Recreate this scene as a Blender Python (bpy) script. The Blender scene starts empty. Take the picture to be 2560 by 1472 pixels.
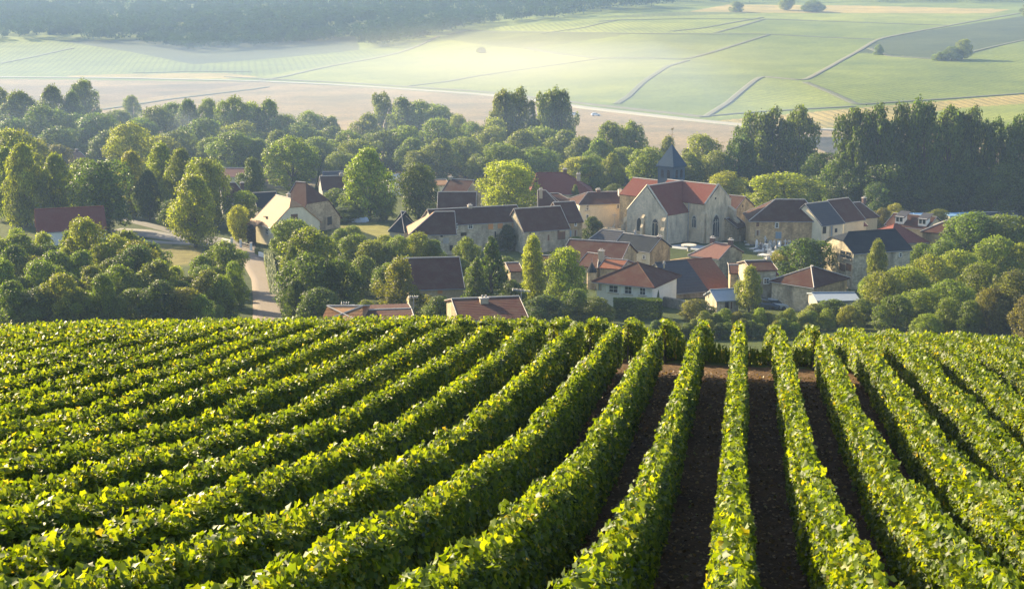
import bpy, math, random
import numpy as np
from mathutils import Vector
R = math.radians
rng = np.random.default_rng(7)
random.seed(7)
SC = bpy.context.scene
# ------------------------------------------------------------------ camera
F = 3555.0; CX, CY = 1280.0, 736.0          # focal length and centre in photo pixels (2560 x 1472)
PITCH = R(11.7); YAW = R(9.3)
cp, sp = math.cos(PITCH), math.sin(PITCH)
cyw, syw = math.cos(YAW), math.sin(YAW)
RIGHT = np.array([cyw, syw, 0.0]); FH = np.array([-syw, cyw, 0.0]); ZU = np.array([0, 0, 1.0])
FWD = FH * cp - ZU * sp; UP = FH * sp + ZU * cp
cam = bpy.data.cameras.new('camera'); co = bpy.data.objects.new('camera', cam)
SC.collection.objects.link(co); SC.camera = co
cam.sensor_fit = 'HORIZONTAL'; cam.sensor_width = 36; cam.lens = 36 * F / 2560
cam.clip_start = 0.2; cam.clip_end = 9000
co.location = (0, 0, 0); co.rotation_euler = (math.pi / 2 - PITCH, 0, YAW)
# ------------------------------------------------------------------ light
SUN_EL = R(22); SUN_LEFT = R(46)              # elevation; angle to the left of the view axis
az = YAW + SUN_LEFT                           # counter-clockwise from +Y
sd = Vector((-math.sin(az) * math.cos(SUN_EL), math.cos(az) * math.cos(SUN_EL), math.sin(SUN_EL)))
W = bpy.data.worlds.new('World'); SC.world = W; W.use_nodes = True
nt = W.node_tree; bg = nt.nodes['Background']
sky = nt.nodes.new('ShaderNodeTexSky'); sky.sky_type = 'NISHITA'; sky.sun_disc = False
sky.sun_elevation = SUN_EL; sky.sun_rotation = math.atan2(sd.x, sd.y)
sky.altitude = 200; sky.air_density = 1.0; sky.dust_density = 1.5
nt.links.new(sky.outputs[0], bg.inputs[0]); bg.inputs[1].default_value = 0.088
sl = bpy.data.lights.new('sun', 'SUN'); sl.energy = 5.0; sl.angle = R(0.6); sl.color = (1.0, 0.81, 0.50)
so = bpy.data.objects.new('sun', sl); SC.collection.objects.link(so)
so.rotation_euler = sd.to_track_quat('Z', 'Y').to_euler(); so.location = (-200, 200, 200)
SC.view_settings.view_transform = 'Standard'; SC.view_settings.look = 'None'
SC.view_settings.exposure = 1.82; SC.view_settings.gamma = 1.0
SC.cycles.volume_bounces = 0; SC.cycles.max_bounces = 6; SC.cycles.transparent_max_bounces = 4
SC.cycles.diffuse_bounces = 3; SC.cycles.glossy_bounces = 2; SC.cycles.transmission_bounces = 3
# ------------------------------------------------------------------ helpers
K = 2560 / 2532.0                              # my reading of the photo is in a 2532 px wide picture
def link(o): SC.collection.objects.link(o); return o
def tag(o, label=None, cat=None, group=None, kind=None):
    if label: o['label'] = label
    if cat: o['category'] = cat
    if group: o['group'] = group
    if kind: o['kind'] = kind
    return o
def empty(name, loc, label=None, cat=None, group=None):
    o = bpy.data.objects.new(name, None); o.empty_display_size = 0.5; o.location = tuple(float(c) for c in loc); link(o)
    return tag(o, label, cat, group)
def np_mesh(name, co_, quads, mats, attr=None, smooth=False, nper=4):
    me = bpy.data.meshes.new(name)
    co_ = np.asarray(co_, dtype=np.float32); quads = np.asarray(quads, dtype=np.int32).reshape(-1, nper)
    me.vertices.add(len(co_)); me.vertices.foreach_set('co', co_.ravel())
    me.loops.add(quads.size); me.loops.foreach_set('vertex_index', quads.ravel())
    me.polygons.add(len(quads)); me.polygons.foreach_set('loop_start', np.arange(0, quads.size, nper, dtype=np.int32))
    if smooth: me.polygons.foreach_set('use_smooth', np.ones(len(quads), dtype=bool))
    me.update(calc_edges=True)
    if attr:
        for k, v in attr.items():
            v = np.asarray(v, dtype=np.float32)
            if v.ndim == 1:
                a = me.attributes.new(k, 'FLOAT', 'POINT'); a.data.foreach_set('value', v)
            else:
                a = me.attributes.new(k, 'FLOAT_COLOR', 'POINT'); a.data.foreach_set('color', v.ravel())
    for m in (mats if isinstance(mats, (list, tuple)) else [mats]): me.materials.append(m)
    return me
class MB:
    """collects shapes, builds them as one mesh object"""
    def __init__(s): s.v = []; s.f = []
    def poly(s, pts):
        n = len(s.v); s.v += [tuple(float(c) for c in p) for p in pts]; s.f.append(list(range(n, n + len(pts)))); return s
    def hexa(s, p):                           # 8 points, bottom ring then top ring
        n = len(s.v); s.v += [tuple(float(c) for c in q) for q in p]
        for f in ((0, 3, 2, 1), (4, 5, 6, 7), (0, 1, 5, 4), (1, 2, 6, 5), (2, 3, 7, 6), (3, 0, 4, 7)): s.f.append([n + i for i in f])
        return s
    def box(s, c, a, b, z, sx, sy, sz):       # centre, axes, full sizes
        c, a, b, z = map(np.array, (c, a, b, z)); p = []
        for k in (-1, 1):
            for i, j in ((-1, -1), (1, -1), (1, 1), (-1, 1)): p.append(c + a * i * sx / 2 + b * j * sy / 2 + z * k * sz / 2)
        return s.hexa(p)
    def slab(s, pts, t):                      # flat polygon given a thickness along its normal (downwards)
        pts = [np.array(p, float) for p in pts]
        n = np.cross(pts[1] - pts[0], pts[-1] - pts[0]); n /= (np.linalg.norm(n) + 1e-9)
        if n[2] < 0: n = -n; pts = pts[::-1]
        k = len(pts); m = len(s.v); s.v += [tuple(p) for p in pts] + [tuple(p - n * t) for p in pts]
        s.f.append([m + i for i in range(k)]); s.f.append([m + k + i for i in range(k)][::-1])
        for i in range(k): j = (i + 1) % k; s.f.append([m + i, m + k + i, m + k + j, m + j])
        return s
    def tube(s, p, q, r0, r1=None, n=6):
        r1 = r0 if r1 is None else r1
        p, q = np.array(p, float), np.array(q, float); d = q - p; L = np.linalg.norm(d)
        if L < 1e-6: return s
        d /= L; x = np.cross(d, [0, 0, 1.0]) if abs(d[2]) < .9 else np.cross(d, [1.0, 0, 0]); x /= np.linalg.norm(x); y = np.cross(d, x)
        m = len(s.v)
        for c, r in ((p, r0), (q, r1)):
            for i in range(n):
                t = 2 * math.pi * i / n; s.v.append(tuple(c + (x * math.cos(t) + y * math.sin(t)) * r))
        for i in range(n): j = (i + 1) % n; s.f.append([m + i, m + j, m + n + j, m + n + i])
        s.f.append([m + i for i in range(n)][::-1]); s.f.append([m + n + i for i in range(n)])
        return s
    def lathe(s, c, prof, n=12):
        m = len(s.v)
        for r, z in prof:
            for i in range(n): t = 2 * math.pi * i / n; s.v.append((c[0] + r * math.cos(t), c[1] + r * math.sin(t), c[2] + z))
        for k in range(len(prof) - 1):
            for i in range(n): j = (i + 1) % n; s.f.append([m + k * n + i, m + k * n + j, m + (k + 1) * n + j, m + (k + 1) * n + i])
        return s
    def build(s, name, mat, parent=None, origin=None, smooth=False):
        """vertices are world points; origin = world position of the parent's base (or own origin)"""
        o3 = np.array(origin if origin is not None else (parent.location if parent else (0, 0, 0)), float)
        me = bpy.data.meshes.new(name); me.from_pydata([(x - o3[0], y - o3[1], z - o3[2]) for x, y, z in s.v], [], s.f)
        me.materials.append(mat); me.update()
        if smooth:
            for p in me.polygons: p.use_smooth = True
        o = link(bpy.data.objects.new(name, me))
        if parent: o.parent = parent
        else: o.location = tuple(o3)
        return o
def sub(o, parent):                            # hang a part (built against the thing's base) under another part
    o.parent = parent; return o
# ------------------------------------------------------------------ terrain
def smooth(x): x = np.clip(x, 0, 1); return x * x * (3 - 2 * x)
_g = np.random.default_rng(3).random((64, 64))
def vnoise(x, y):
    x = np.asarray(x, float); y = np.asarray(y, float)
    xi = np.floor(x).astype(int); yi = np.floor(y).astype(int); fx = smooth(x - xi); fy = smooth(y - yi)
    g = lambda a, b: _g[a % 64, b % 64]
    return (g(xi, yi) * (1 - fx) + g(xi + 1, yi) * fx) * (1 - fy) + (g(xi, yi + 1) * (1 - fx) + g(xi + 1, yi + 1) * fx) * fy - .5
VH = 1.17
PY = [-40, 0, 7, 10, 11.5, 14.5, 21.7, 31.5, 37, 43.5, 50, 60, 80, 120, 160, 200, 240, 280, 350, 450, 600, 5000]
PZ = [4, -1.7 - VH, -3.55 - VH, -4.4 - VH, -4.78 - VH, -5.5 - VH, -6.95 - VH, -8.16 - VH, -8.66 - VH, -9.80 - VH, -12.7, -15.8, -22.2, -32.8, -39.8, -44.2, -46.6, -48.4, -50.4, -52, -53, -53]
RX = [-900, -364, -15, 37, 79, 102, 200, 600]; RQ = [1180, 1010, 812, 709, 641, 612, 590, 560]
HT = [-100, 0, 120, 300, 500, 700, 1000, 1400, 2200, 4200]; HZ = [0, 0, 2, 11, 22, 34, 50, 68, 76, 78]
def cubic(x, X, Z):                            # monotone-ish smooth interpolation
    X = np.array(X, float); Z = np.array(Z, float); m = np.gradient(Z, X)
    i = np.clip(np.searchsorted(X, x) - 1, 0, len(X) - 2); h = X[i + 1] - X[i]; t = np.clip((x - X[i]) / h, 0, 1)
    return (2*t**3-3*t**2+1)*Z[i] + (t**3-2*t**2+t)*h*m[i] + (-2*t**3+3*t**2)*Z[i+1] + (t**3-t**2)*h*m[i+1]
def terrain(X, Y):
    X = np.asarray(X, float); Y = np.asarray(Y, float)
    xr = X * cyw + Y * syw; qc = -X * syw + Y * cyw
    w = smooth((Y - 60) / 60); q = Y * (1 - w) + qc * w
    z = cubic(q, PY, PZ)
    lat = -0.0004 * np.clip(X + 9, 0, 40) ** 2 - 0.0040 * np.clip(-X - 9, 0, 60) ** 2
    lat = lat - (.12 + .27 * np.exp(-((X + 15) / 7) ** 2)) * (X < 30) * smooth((Y - 24) / 20)
    z = z + lat * (1 - smooth((Y - 55) / 50)) * smooth((Y - 12) / 25)
    t = qc - np.interp(xr, RX, RQ)
    z = z + np.interp(t, HT, HZ) * 1.0 + smooth(t / 500) * (10 * vnoise(X / 260, Y / 260))
    # the combe on the left and the wooded shoulder behind it
    z = z - 10 * np.exp(-((xr + 230) / 150) ** 2 - ((t - 420) / 130) ** 2)
    z = z + smooth((qc - 80) / 60) * (1 - smooth((qc - 500) / 100)) * 0.5 * vnoise(X / 25, Y / 25)
    return z
def ray(px, py):
    px = np.asarray(px, float); py = np.asarray(py, float)
    u = (px - CX) / F; v = (CY - py) / F
    return FWD + u[..., None] * RIGHT + v[..., None] * UP
_S = np.concatenate([np.linspace(70, 700, 900), np.geomspace(702, 5000, 700)])
_S0 = np.linspace(4, 70, 400)
def hit(px, py, h=0.0, near=False):
    """point where the ray through a photo pixel meets the ground raised by h (beyond the vineyard crest)"""
    px, py = np.atleast_1d(px), np.atleast_1d(py); d = ray(px, py); S = _S0 if near else _S
    out = np.zeros((len(px), 3))
    for i in range(len(px)):
        P = d[i] * S[:, None]; g = P[:, 2] - terrain(P[:, 0], P[:, 1]) - h
        k = np.argmax(g < 0) if (g < 0).any() else len(S) - 1
        if not (g < 0).any(): s = S[-1]
        elif k > 0: t = g[k-1] / (g[k-1] - g[k] + 1e-12); s = S[k-1] + (S[k] - S[k-1]) * t
        else: s = S[0]
        out[i] = d[i] * s
    return out if len(px) > 1 else out[0]
def proj(P):
    P = np.atleast_2d(P); dz = P @ FWD; return CX + F * (P @ RIGHT) / dz, CY - F * (P @ UP) / dz
def plane_hit(px, py, P0, n):
    d = ray(px, py); return d * (np.dot(P0, n) / np.dot(d, n))
def gz(x, y): return float(terrain(x, y))
def solve_z(xy, py):
    """height of the point above xy that is seen at picture row py"""
    v = (CY - py) / F; a = np.array([xy[0], xy[1], 0.0])
    # (a.UP + z*UP.z) = v*(a.FWD + z*FWD.z)
    return (v * a.dot(FWD) - a.dot(UP)) / (UP[2] - v * FWD[2])
# ------------------------------------------------------------------ materials
def nodemat(name):
    m = bpy.data.materials.new(name); m.use_nodes = True; n = m.node_tree; b = n.nodes['Principled BSDF']
    return m, n, b
def mixc(n, a, b, fac, mode='MIX'):
    x = n.nodes.new('ShaderNodeMix'); x.data_type = 'RGBA'; x.blend_type = mode; x.clamp_result = False
    for i, s in ((6, a), (7, b), (0, fac)):
        if isinstance(s, (tuple, list)): x.inputs[i].default_value = (*s[:3], 1)
        elif isinstance(s, (int, float)): x.inputs[i].default_value = s
        else: n.links.new(s, x.inputs[i])
    return x.outputs[2]
def noise(n, scale, detail=3, rough=.55, coord='Object', stretch=None):
    tc = n.nodes.new('ShaderNodeTexCoord'); t = n.nodes.new('ShaderNodeTexNoise'); t.inputs['Scale'].default_value = scale
    t.inputs['Detail'].default_value = detail; t.inputs['Roughness'].default_value = rough
    src = tc.outputs[coord]
    if stretch:
        mp = n.nodes.new('ShaderNodeMapping'); mp.inputs['Scale'].default_value = stretch; n.links.new(src, mp.inputs[0]); src = mp.outputs[0]
    n.links.new(src, t.inputs['Vector']); return t.outputs[0]
def ramp(n, src, stops):
    r = n.nodes.new('ShaderNodeValToRGB'); el = r.color_ramp.elements
    while len(el) < len(stops): el.new(.5)
    for e, (p, c) in zip(el, stops): e.position = p; e.color = (*c, 1) if len(c) == 3 else c
    n.links.new(src, r.inputs[0]); return r.outputs[0]
def bump(n, b, src, strength=.4, dist=.03):
    u = n.nodes.new('ShaderNodeBump'); u.inputs['Strength'].default_value = strength; u.inputs['Distance'].default_value = dist
    n.links.new(src, u.inputs['Height']); n.links.new(u.outputs[0], b.inputs['Normal'])
def G(x): return ((x, x, x))
_mc = {}
def plaster(name, c, stain=.35, rough=.9):
    if name in _mc: return _mc[name]
    m, n, b = nodemat(name)
    dark = tuple(x * (1 - stain) for x in c)
    f1 = ramp(n, noise(n, .7, 5, .65, stretch=(1, 1, .5)), [(.35, G(0)), (.68, G(1))])
    f2 = ramp(n, noise(n, 4, 4, .6), [(.4, G(0)), (.75, G(.6))])
    col = mixc(n, mixc(n, c, dark, f1), tuple(x * .8 for x in dark), f2)
    n.links.new(col, b.inputs['Base Color']); b.inputs['Roughness'].default_value = rough; b.inputs['Specular IOR Level'].default_value = .2
    bump(n, b, noise(n, 8), .3, .03); _mc[name] = m; return m
def stone(name, c, c2=None):
    if name in _mc: return _mc[name]
    m, n, b = nodemat(name); c2 = c2 or tuple(x * .6 for x in c)
    tc = n.nodes.new('ShaderNodeTexCoord'); mp = n.nodes.new('ShaderNodeMapping'); mp.inputs['Scale'].default_value = (1, 1, 1.8)
    n.links.new(tc.outputs['Object'], mp.inputs[0])
    vo = n.nodes.new('ShaderNodeTexVoronoi'); vo.inputs['Scale'].default_value = 2.4; n.links.new(mp.outputs[0], vo.inputs['Vector'])
    f1 = ramp(n, vo.outputs['Color'], [(.1, G(0)), (.9, G(1))])
    col = mixc(n, c, c2, f1)
    f2 = ramp(n, noise(n, .45, 5, .7, stretch=(1, 1, .45)), [(.42, G(0)), (.66, G(1))])
    col = mixc(n, col, tuple(x * .55 for x in c2), f2)
    n.links.new(col, b.inputs['Base Color']); b.inputs['Roughness'].default_value = .95; b.inputs['Specular IOR Level'].default_value = .15
    bump(n, b, vo.outputs['Distance'], .5, .06); _mc[name] = m; return m
def tiles(name, c, moss=.35, band=18, rough=.85, spec=.08):
    if name in _mc: return _mc[name]
    m, n, b = nodemat(name)
    wv = n.nodes.new('ShaderNodeTexWave'); wv.bands_direction = 'Z'; wv.inputs['Scale'].default_value = band / 6; wv.inputs['Distortion'].default_value = .6
    tc = n.nodes.new('ShaderNodeTexCoord'); n.links.new(tc.outputs['Object'], wv.inputs['Vector'])
    col = mixc(n, c, tuple(x * .62 for x in c), ramp(n, noise(n, 3.5, 6, .75), [(.35, G(0)), (.7, G(1))]))
    col = mixc(n, col, tuple(x * .7 for x in c), ramp(n, wv.outputs[0], [(.0, G(.8)), (.35, G(0))]))
    grey = (.10 * (1 - moss) + c[0] * .5, .095 * (1 - moss) + c[1] * .75, .07 * (1 - moss) + c[2] * .7)
    col = mixc(n, col, grey, ramp(n, noise(n, .5, 5, .7), [(.45, G(0)), (.75, G(moss * 1.6))]))
    n.links.new(col, b.inputs['Base Color']); b.inputs['Roughness'].default_value = rough; b.inputs['Specular IOR Level'].default_value = spec
    bump(n, b, wv.outputs[0], .5, .05); _mc[name] = m; return m
def plain(name, c, rough=.7, metal=0, spec=.4, var=.2):
    if name in _mc: return _mc[name]
    m, n, b = nodemat(name)
    col = mixc(n, c, tuple(x * (1 - var) for x in c), noise(n, 3))
    n.links.new(col, b.inputs['Base Color']); b.inputs['Roughness'].default_value = rough; b.inputs['Metallic'].default_value = metal
    b.inputs['Specular IOR Level'].default_value = spec; _mc[name] = m; return m
def foliage_mat(name, objcol=True, base=None, trans=.42, ramp_stops=None, rough=.55, spec=.3, tmul=(2.2, 2.2, .45)):
    m, n, b = nodemat(name)
    at = n.nodes.new('ShaderNodeAttribute'); at.attribute_name = 'v'
    if objcol:
        oi = n.nodes.new('ShaderNodeObjectInfo')
        col = mixc(n, oi.outputs['Color'], ramp(n, at.outputs['Fac'], [(0, G(.45)), (.45, G(.95)), (1, (1.55, 1.6, 1.1))]), 1.0, 'MULTIPLY')
    else: col = ramp(n, at.outputs['Fac'], ramp_stops)
    n.links.new(col, b.inputs['Base Color']); b.inputs['Roughness'].default_value = rough; b.inputs['Specular IOR Level'].default_value = spec
    tr = n.nodes.new('ShaderNodeBsdfTranslucent')
    tcol = mixc(n, col, tmul, 1.0, 'MULTIPLY'); n.links.new(tcol, tr.inputs[0])
    mx = n.nodes.new('ShaderNodeMixShader'); mx.inputs[0].default_value = trans
    n.links.new(b.outputs[0], mx.inputs[1]); n.links.new(tr.outputs[0], mx.inputs[2])
    n.links.new(mx.outputs[0], n.nodes['Material Output'].inputs[0]); return m
LEAF = foliage_mat('tree leaves')
VINE = foliage_mat('vine leaves', False, trans=.45, rough=.5, spec=.28, tmul=(2.7, 2.22, .36), ramp_stops=[(0, (.020, .040, .006)), (.45, (.080, .132, .010)), (.85, (.19, .24, .015)), (1, (.27, .23, .03))])
FARLEAF = foliage_mat('far leaves', trans=.25, rough=.9, spec=.0)
BARK = plain('bark', (.10, .075, .05), .95, var=.5)
# ------------------------------------------------------------------ ground sheet
def inpoly(px, py, poly):
    c = np.zeros(px.shape, bool); n = len(poly)
    for i in range(n):
        x1, y1 = poly[i]; x2, y2 = poly[(i + 1) % n]
        if y1 == y2: continue
        k = ((y1 > py) != (y2 > py)) & (px < (x2 - x1) * (py - y1) / (y2 - y1) + x1); c ^= k
    return c
GREEN = (.140, .185, .032); LGREEN = (.205, .245, .042); DGREEN = (.045, .066, .028); BEIGE = (.235, .180, .110); BEIGE2 = (.165, .13, .095)
YELL = (.33, .26, .085); MID = (.10, .13, .030); SOIL = (.10, .055, .028); GRASS = (.055, .075, .02)
# (colour, row direction in degrees or None, outline as read from the photo, 2532 px wide)
FIELDS = [
 (BEIGE, None, [(-300, 196), (0, 196), (640, 203), (860, 214), (1220, 238), (1450, 270), (1700, 300), (1850, 316), (2900, 330), (2900, 420), (1000, 470), (-300, 440)]),
 (BEIGE2, None, [(-300, 210), (250, 214), (640, 204), (500, 225), (250, 258), (-300, 290)]),
 (LGREEN, 30, [(1850, 300), (2900, 190), (2900, 470), (2600, 400), (2330, 300)]),
 (YELL, 12, [(1760, 300), (2110, 268), (2560, 232), (2700, 225), (2700, 245), (2340, 270), (2200, 300), (1990, 322), (1850, 318)]),
 (YELL, None, [(160, 188), (400, 182), (620, 179), (660, 190), (560, 195), (200, 194)]),
 (GREEN, 20, [(-300, 105), (0, 106), (150, 101), (330, 118), (480, 158), (700, 145), (890, 124), (980, 133), (660, 193), (560, 181), (300, 183), (0, 190), (-300, 190)]),
 (DGREEN, None, [(150, 102), (330, 99), (880, 90), (890, 124), (700, 143), (480, 160), (330, 130)]),  # shading of the combe meadow, painted as a darker green
 (LGREEN, 55, [(640, 190), (980, 133), (1080, 96), (1300, 120), (1480, 146), (1700, 150), (1620, 190), (1520, 255), (1200, 232), (860, 208), (660, 196)]),
 (GREEN, 60, [(1520, 258), (1700, 150), (1900, 87), (2170, 97), (1990, 198), (1880, 188), (1740, 288)]),
 (GREEN, 62, [(1880, 186), (2000, 92), (2170, 97), (1990, 197)]),
 (LGREEN, 40, [(1750, 290), (1880, 192), (1990, 204), (2110, 262), (1760, 292)]),
 (GREEN, 25, [(1990, 204), (2170, 120), (2532, 60), (2900, 60), (2900, 205), (2532, 233), (2120, 262)]),
 (DGREEN, 10, [(2110, 130), (2200, 90), (2532, 40), (2900, 20), (2900, 90), (2532, 98), (2350, 150), (2180, 135)]),  # dark shading of this far field is put into its colour
 (MID, 40, [(1080, 96), (1160, 75), (1560, 85), (1290, 122)]),
 (GREEN, 35, [(1290, 122), (1640, 82), (1900, 85), (1700, 148), (1480, 145)]),
 (LGREEN, 15, [(1160, 74), (1400, 52), (1900, 47), (1780, 82), (1560, 84)]),
 (GREEN, 35, [(1780, 82), (1900, 47), (2350, 64), (2170, 96), (1900, 85)]),
 (LGREEN, 20, [(1400, 50), (1900, 32), (2500, 30), (2350, 62), (1900, 46)]),
 (YELL, None, [(1880, 32), (1700, 30), (1800, 12), (2100, 14), (2500, 24), (2450, 34)]),
 (MID, 5, [(1450, 44), (1700, 30), (1880, 33), (1600, 42)]),
 # village
 ((.17, .15, .05), None, [(365, 603), (420, 604), (500, 612), (495, 640), (440, 660), (380, 665)]),  # sunlit patch of lawn, painted paler than the grass around it
 ((.17, .165, .05), None, [(880, 545), (960, 555), (960, 590), (900, 600), (800, 575)]),
]
na, nr = 820, 560
ang = np.linspace(R(-25), R(25), na)          # angle to the right of the view axis
rad = np.concatenate([np.linspace(2, 70, 170)[:-1], np.geomspace(70, 560, 120)[:-1], np.geomspace(560, 2000, 220)[:-1], np.geomspace(2000, 5200, 53)])
nr = len(rad)
A, Rr = np.meshgrid(ang, rad)
hx = np.sin(A) * Rr; hf = np.cos(A) * Rr      # to the right, forward
X = hx * cyw - hf * syw; Y = hx * syw + hf * cyw
Z = terrain(X, Y)
# soil clods near the camera
Z = Z + np.where(Rr < 70, .05 * vnoise(X * 4, Y * 4) + .03 * vnoise(X * 9, Y * 9), 0)
V = np.stack([X.ravel(), Y.ravel(), Z.ravel()], 1)
qc = hf.ravel(); xr_ = hx.ravel()
col = np.zeros((len(V), 4), np.float32); col[:, 3] = 1
col[:, :3] = GRASS
tt = qc - np.interp(xr_, RX, RQ)
vy = V[:, 1]
col[vy < 62, :3] = SOIL
k = (vy > 38.4) & (vy < 42.0); col[k, :3] = (.105, .062, .030)
k = (vy > 42.4) & (V[:, 0] > -2.6) & (V[:, 0] < 2.9); col[k & (vy < 75), :3] = (.06, .08, .02)
dn = np.clip((tt + 40) / 80, 0, 1)[:, None]
col[:, :3] = np.where(qc[:, None] > 500, np.array(GREEN) * dn + np.array(GRASS) * (1 - dn), col[:, :3])
ppx, ppy = proj(V); ppx = ppx / K; ppy = ppy / K
rowc = np.zeros(len(V), np.float32)
for c, d, poly in FIELDS:
    xs, ys = zip(*poly)
    kk = np.where((qc > 90) & (ppx > min(xs)) & (ppx < max(xs)) & (ppy > min(ys)) & (ppy < max(ys)))[0]
    ii = kk[inpoly(ppx[kk], ppy[kk], poly)]
    col[ii, :3] = c
    rowc[ii] = 0 if d is None else V[ii, 0] * math.cos(R(d)) + V[ii, 1] * math.sin(R(d))
idx = np.arange(nr * na).reshape(nr, na)
q = np.stack([idx[:-1, :-1], idx[:-1, 1:], idx[1:, 1:], idx[1:, :-1]], -1).reshape(-1, 4)
gm, n, b = nodemat('ground')
at = n.nodes.new('ShaderNodeAttribute'); at.attribute_name = 'crop'
rw = n.nodes.new('ShaderNodeAttribute'); rw.attribute_name = 'rowc'
mt = n.nodes.new('ShaderNodeMath'); mt.operation = 'MULTIPLY'; mt.inputs[1].default_value = 2 * math.pi / 5.2; n.links.new(rw.outputs['Fac'], mt.inputs[0])
ms = n.nodes.new('ShaderNodeMath'); ms.operation = 'SINE'; n.links.new(mt.outputs[0], ms.inputs[0])
f = ramp(n, ms.outputs[0], [(0, G(.0)), (.85, G(.42))])
col_ = mixc(n, at.outputs['Color'], (.05, .06, .02), f)
def wnoise(scale, det=5):
    g = n.nodes.new('ShaderNodeNewGeometry'); t = n.nodes.new('ShaderNodeTexNoise'); t.inputs['Scale'].default_value = scale; t.inputs['Detail'].default_value = det; t.inputs['Roughness'].default_value = .65
    n.links.new(g.outputs['Position'], t.inputs['Vector']); return t.outputs[0]
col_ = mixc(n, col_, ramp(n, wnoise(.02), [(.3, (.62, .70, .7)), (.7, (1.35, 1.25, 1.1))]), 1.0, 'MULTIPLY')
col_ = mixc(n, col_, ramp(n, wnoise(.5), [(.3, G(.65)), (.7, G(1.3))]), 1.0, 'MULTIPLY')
col_ = mixc(n, col_, ramp(n, wnoise(14, 3), [(.3, G(.45)), (.62, G(1.2)), (.75, (2.2, 1.9, 1.5))]), .8, 'MULTIPLY')
n.links.new(col_, b.inputs['Base Color']); b.inputs['Roughness'].default_value = .95; b.inputs['Specular IOR Level'].default_value = .1
bump(n, b, wnoise(9, 4), .7, .08)
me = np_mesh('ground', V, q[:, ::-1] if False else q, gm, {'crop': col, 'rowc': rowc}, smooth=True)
g_ = link(bpy.data.objects.new('ground', me)); tag(g_, kind='structure')
# ------------------------------------------------------------------ roads and tracks
def ribbon(name, pts, w, mat, lift=.12, seg=14, kind='structure', near=False, D=True):
    k = K if D else 1
    P = hit(np.array([p[0] * k for p in pts]), np.array([p[1] * k for p in pts]))
    ws = w if isinstance(w, (list, tuple)) else [w] * len(P)
    T = np.linspace(0, len(P) - 1, (len(P) - 1) * seg + 1); C = np.stack([np.interp(T, range(len(P)), P[:, i]) for i in range(2)], 1)
    for _ in range(3): C[1:-1] = (C[:-2] + 2 * C[1:-1] + C[2:]) / 4
    wv = np.interp(T, range(len(P)), ws)
    tn = np.gradient(C, axis=0); tn /= np.linalg.norm(tn, axis=1)[:, None] + 1e-9; nn = np.stack([-tn[:, 1], tn[:, 0]], 1)
    us = np.linspace(-.5, .5, 5); vs = []
    for u in us:
        q2 = C + nn * (wv * u)[:, None]; vs.append(np.column_stack([q2, terrain(q2[:, 0], q2[:, 1]) + lift + (.12 * lift if abs(u) < .3 else 0)]))
    # thickness skirt
    vs.insert(0, vs[0] - [0, 0, lift + .3]); vs.append(vs[-1] - [0, 0, lift + .3])
    M = len(C); Vv = np.concatenate(vs); ix = np.arange(len(vs) * M).reshape(len(vs), M)
    qq = np.stack([ix[:-1, :-1], ix[:-1, 1:], ix[1:, 1:], ix[1:, :-1]], -1).reshape(-1, 4)
    o = link(bpy.data.objects.new(name, np_mesh(name, Vv, qq[:, ::-1], mat, smooth=False))); tag(o, kind=kind); return o
ROAD = plain('road surface', (.155, .145, .13), .95, var=.35); TRACK = plain('chalk track', (.13, .125, .075), .95, var=.3)
GRAV = plain('gravel', (.20, .19, .175), .95, var=.25)
DARKS = plain('grass margin', (.075, .085, .038), .95, var=.3)
PALE = plain('pale road', (.30, .28, .22), .9, var=.15)
ribbon('road', [(-60, 191), (300, 194), (640, 202), (860, 212), (1220, 236), (1450, 268), (1700, 297), (1860, 313), (2080, 323)], 7, PALE, .4)
ribbon('track', [(560, 191), (860, 206), (1200, 228), (1450, 258), (1740, 290)], 5, TRACK, .35)
for a in ([(640, 200), (800, 168), (980, 133), (1040, 112), (1085, 90)], [(1745, 290), (1880, 190), (1990, 200), (2080, 150), (2170, 98), (2350, 64), (2520, 34)]):
    ribbon('track', a, 3.6, TRACK, .35)
for a in ([(1990, 204), (2060, 232), (2120, 260), (2330, 246), (2532, 232), (2600, 228)], [(1730, 290), (1900, 276), (2110, 264)],
          [(1300, 120), (1380, 134), (1480, 145), (1690, 148), (1800, 118), (1900, 87)], [(1525, 258), (1590, 205), (1650, 165), (1700, 150)],
          [(1100, 88), (1160, 75), (1400, 82), (1560, 84), (1900, 85), (2160, 98)], [(1480, 54), (1700, 47), (1900, 48), (2350, 64)],
          [(1000, 215), (1200, 185), (1480, 146)], [(0, 158), (90, 140), (180, 120)], [(330, 181), (480, 177), (620, 178)],
          [(1340, 84), (1440, 70), (1520, 52)], [(1770, 82), (1830, 66), (1890, 48)], [(250, 272), (420, 246), (660, 216)],
          [(2150, 120), (2200, 140), (2330, 148), (2532, 100)], [(1660, 78), (1740, 70), (1885, 44)]):
    ribbon('track', a, 4.0, DARKS, .3)
ribbon('road', [(604, 606), (618, 628), (634, 655), (655, 690), (664, 735), (668, 790), (670, 800)], [4, 4.2, 4.5, 4.5, 4.8, 4.8, 4.8], plain('stony lane', (.20, .155, .115), .95, var=.45), .06)
ribbon('road', [(300, 540), (380, 560), (450, 578), (530, 592), (610, 606)], [3, 3, 3.5, 4.5, 5], ROAD, .06)
ribbon('road', [(270, 572), (340, 575), (400, 584), (470, 597), (520, 600)], [9, 8, 6, 4, 3], GRAV, .09)
ribbon('road', [(310, 592), (400, 600), (480, 604), (560, 604)], [3, 3, 3, 3], GRAV, .10)
ribbon('courtyard', [(1672, 606), (1710, 612), (1760, 616), (1800, 622)], 7, plain('pale paving', (.34, .36, .37), .9), .08)
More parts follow.
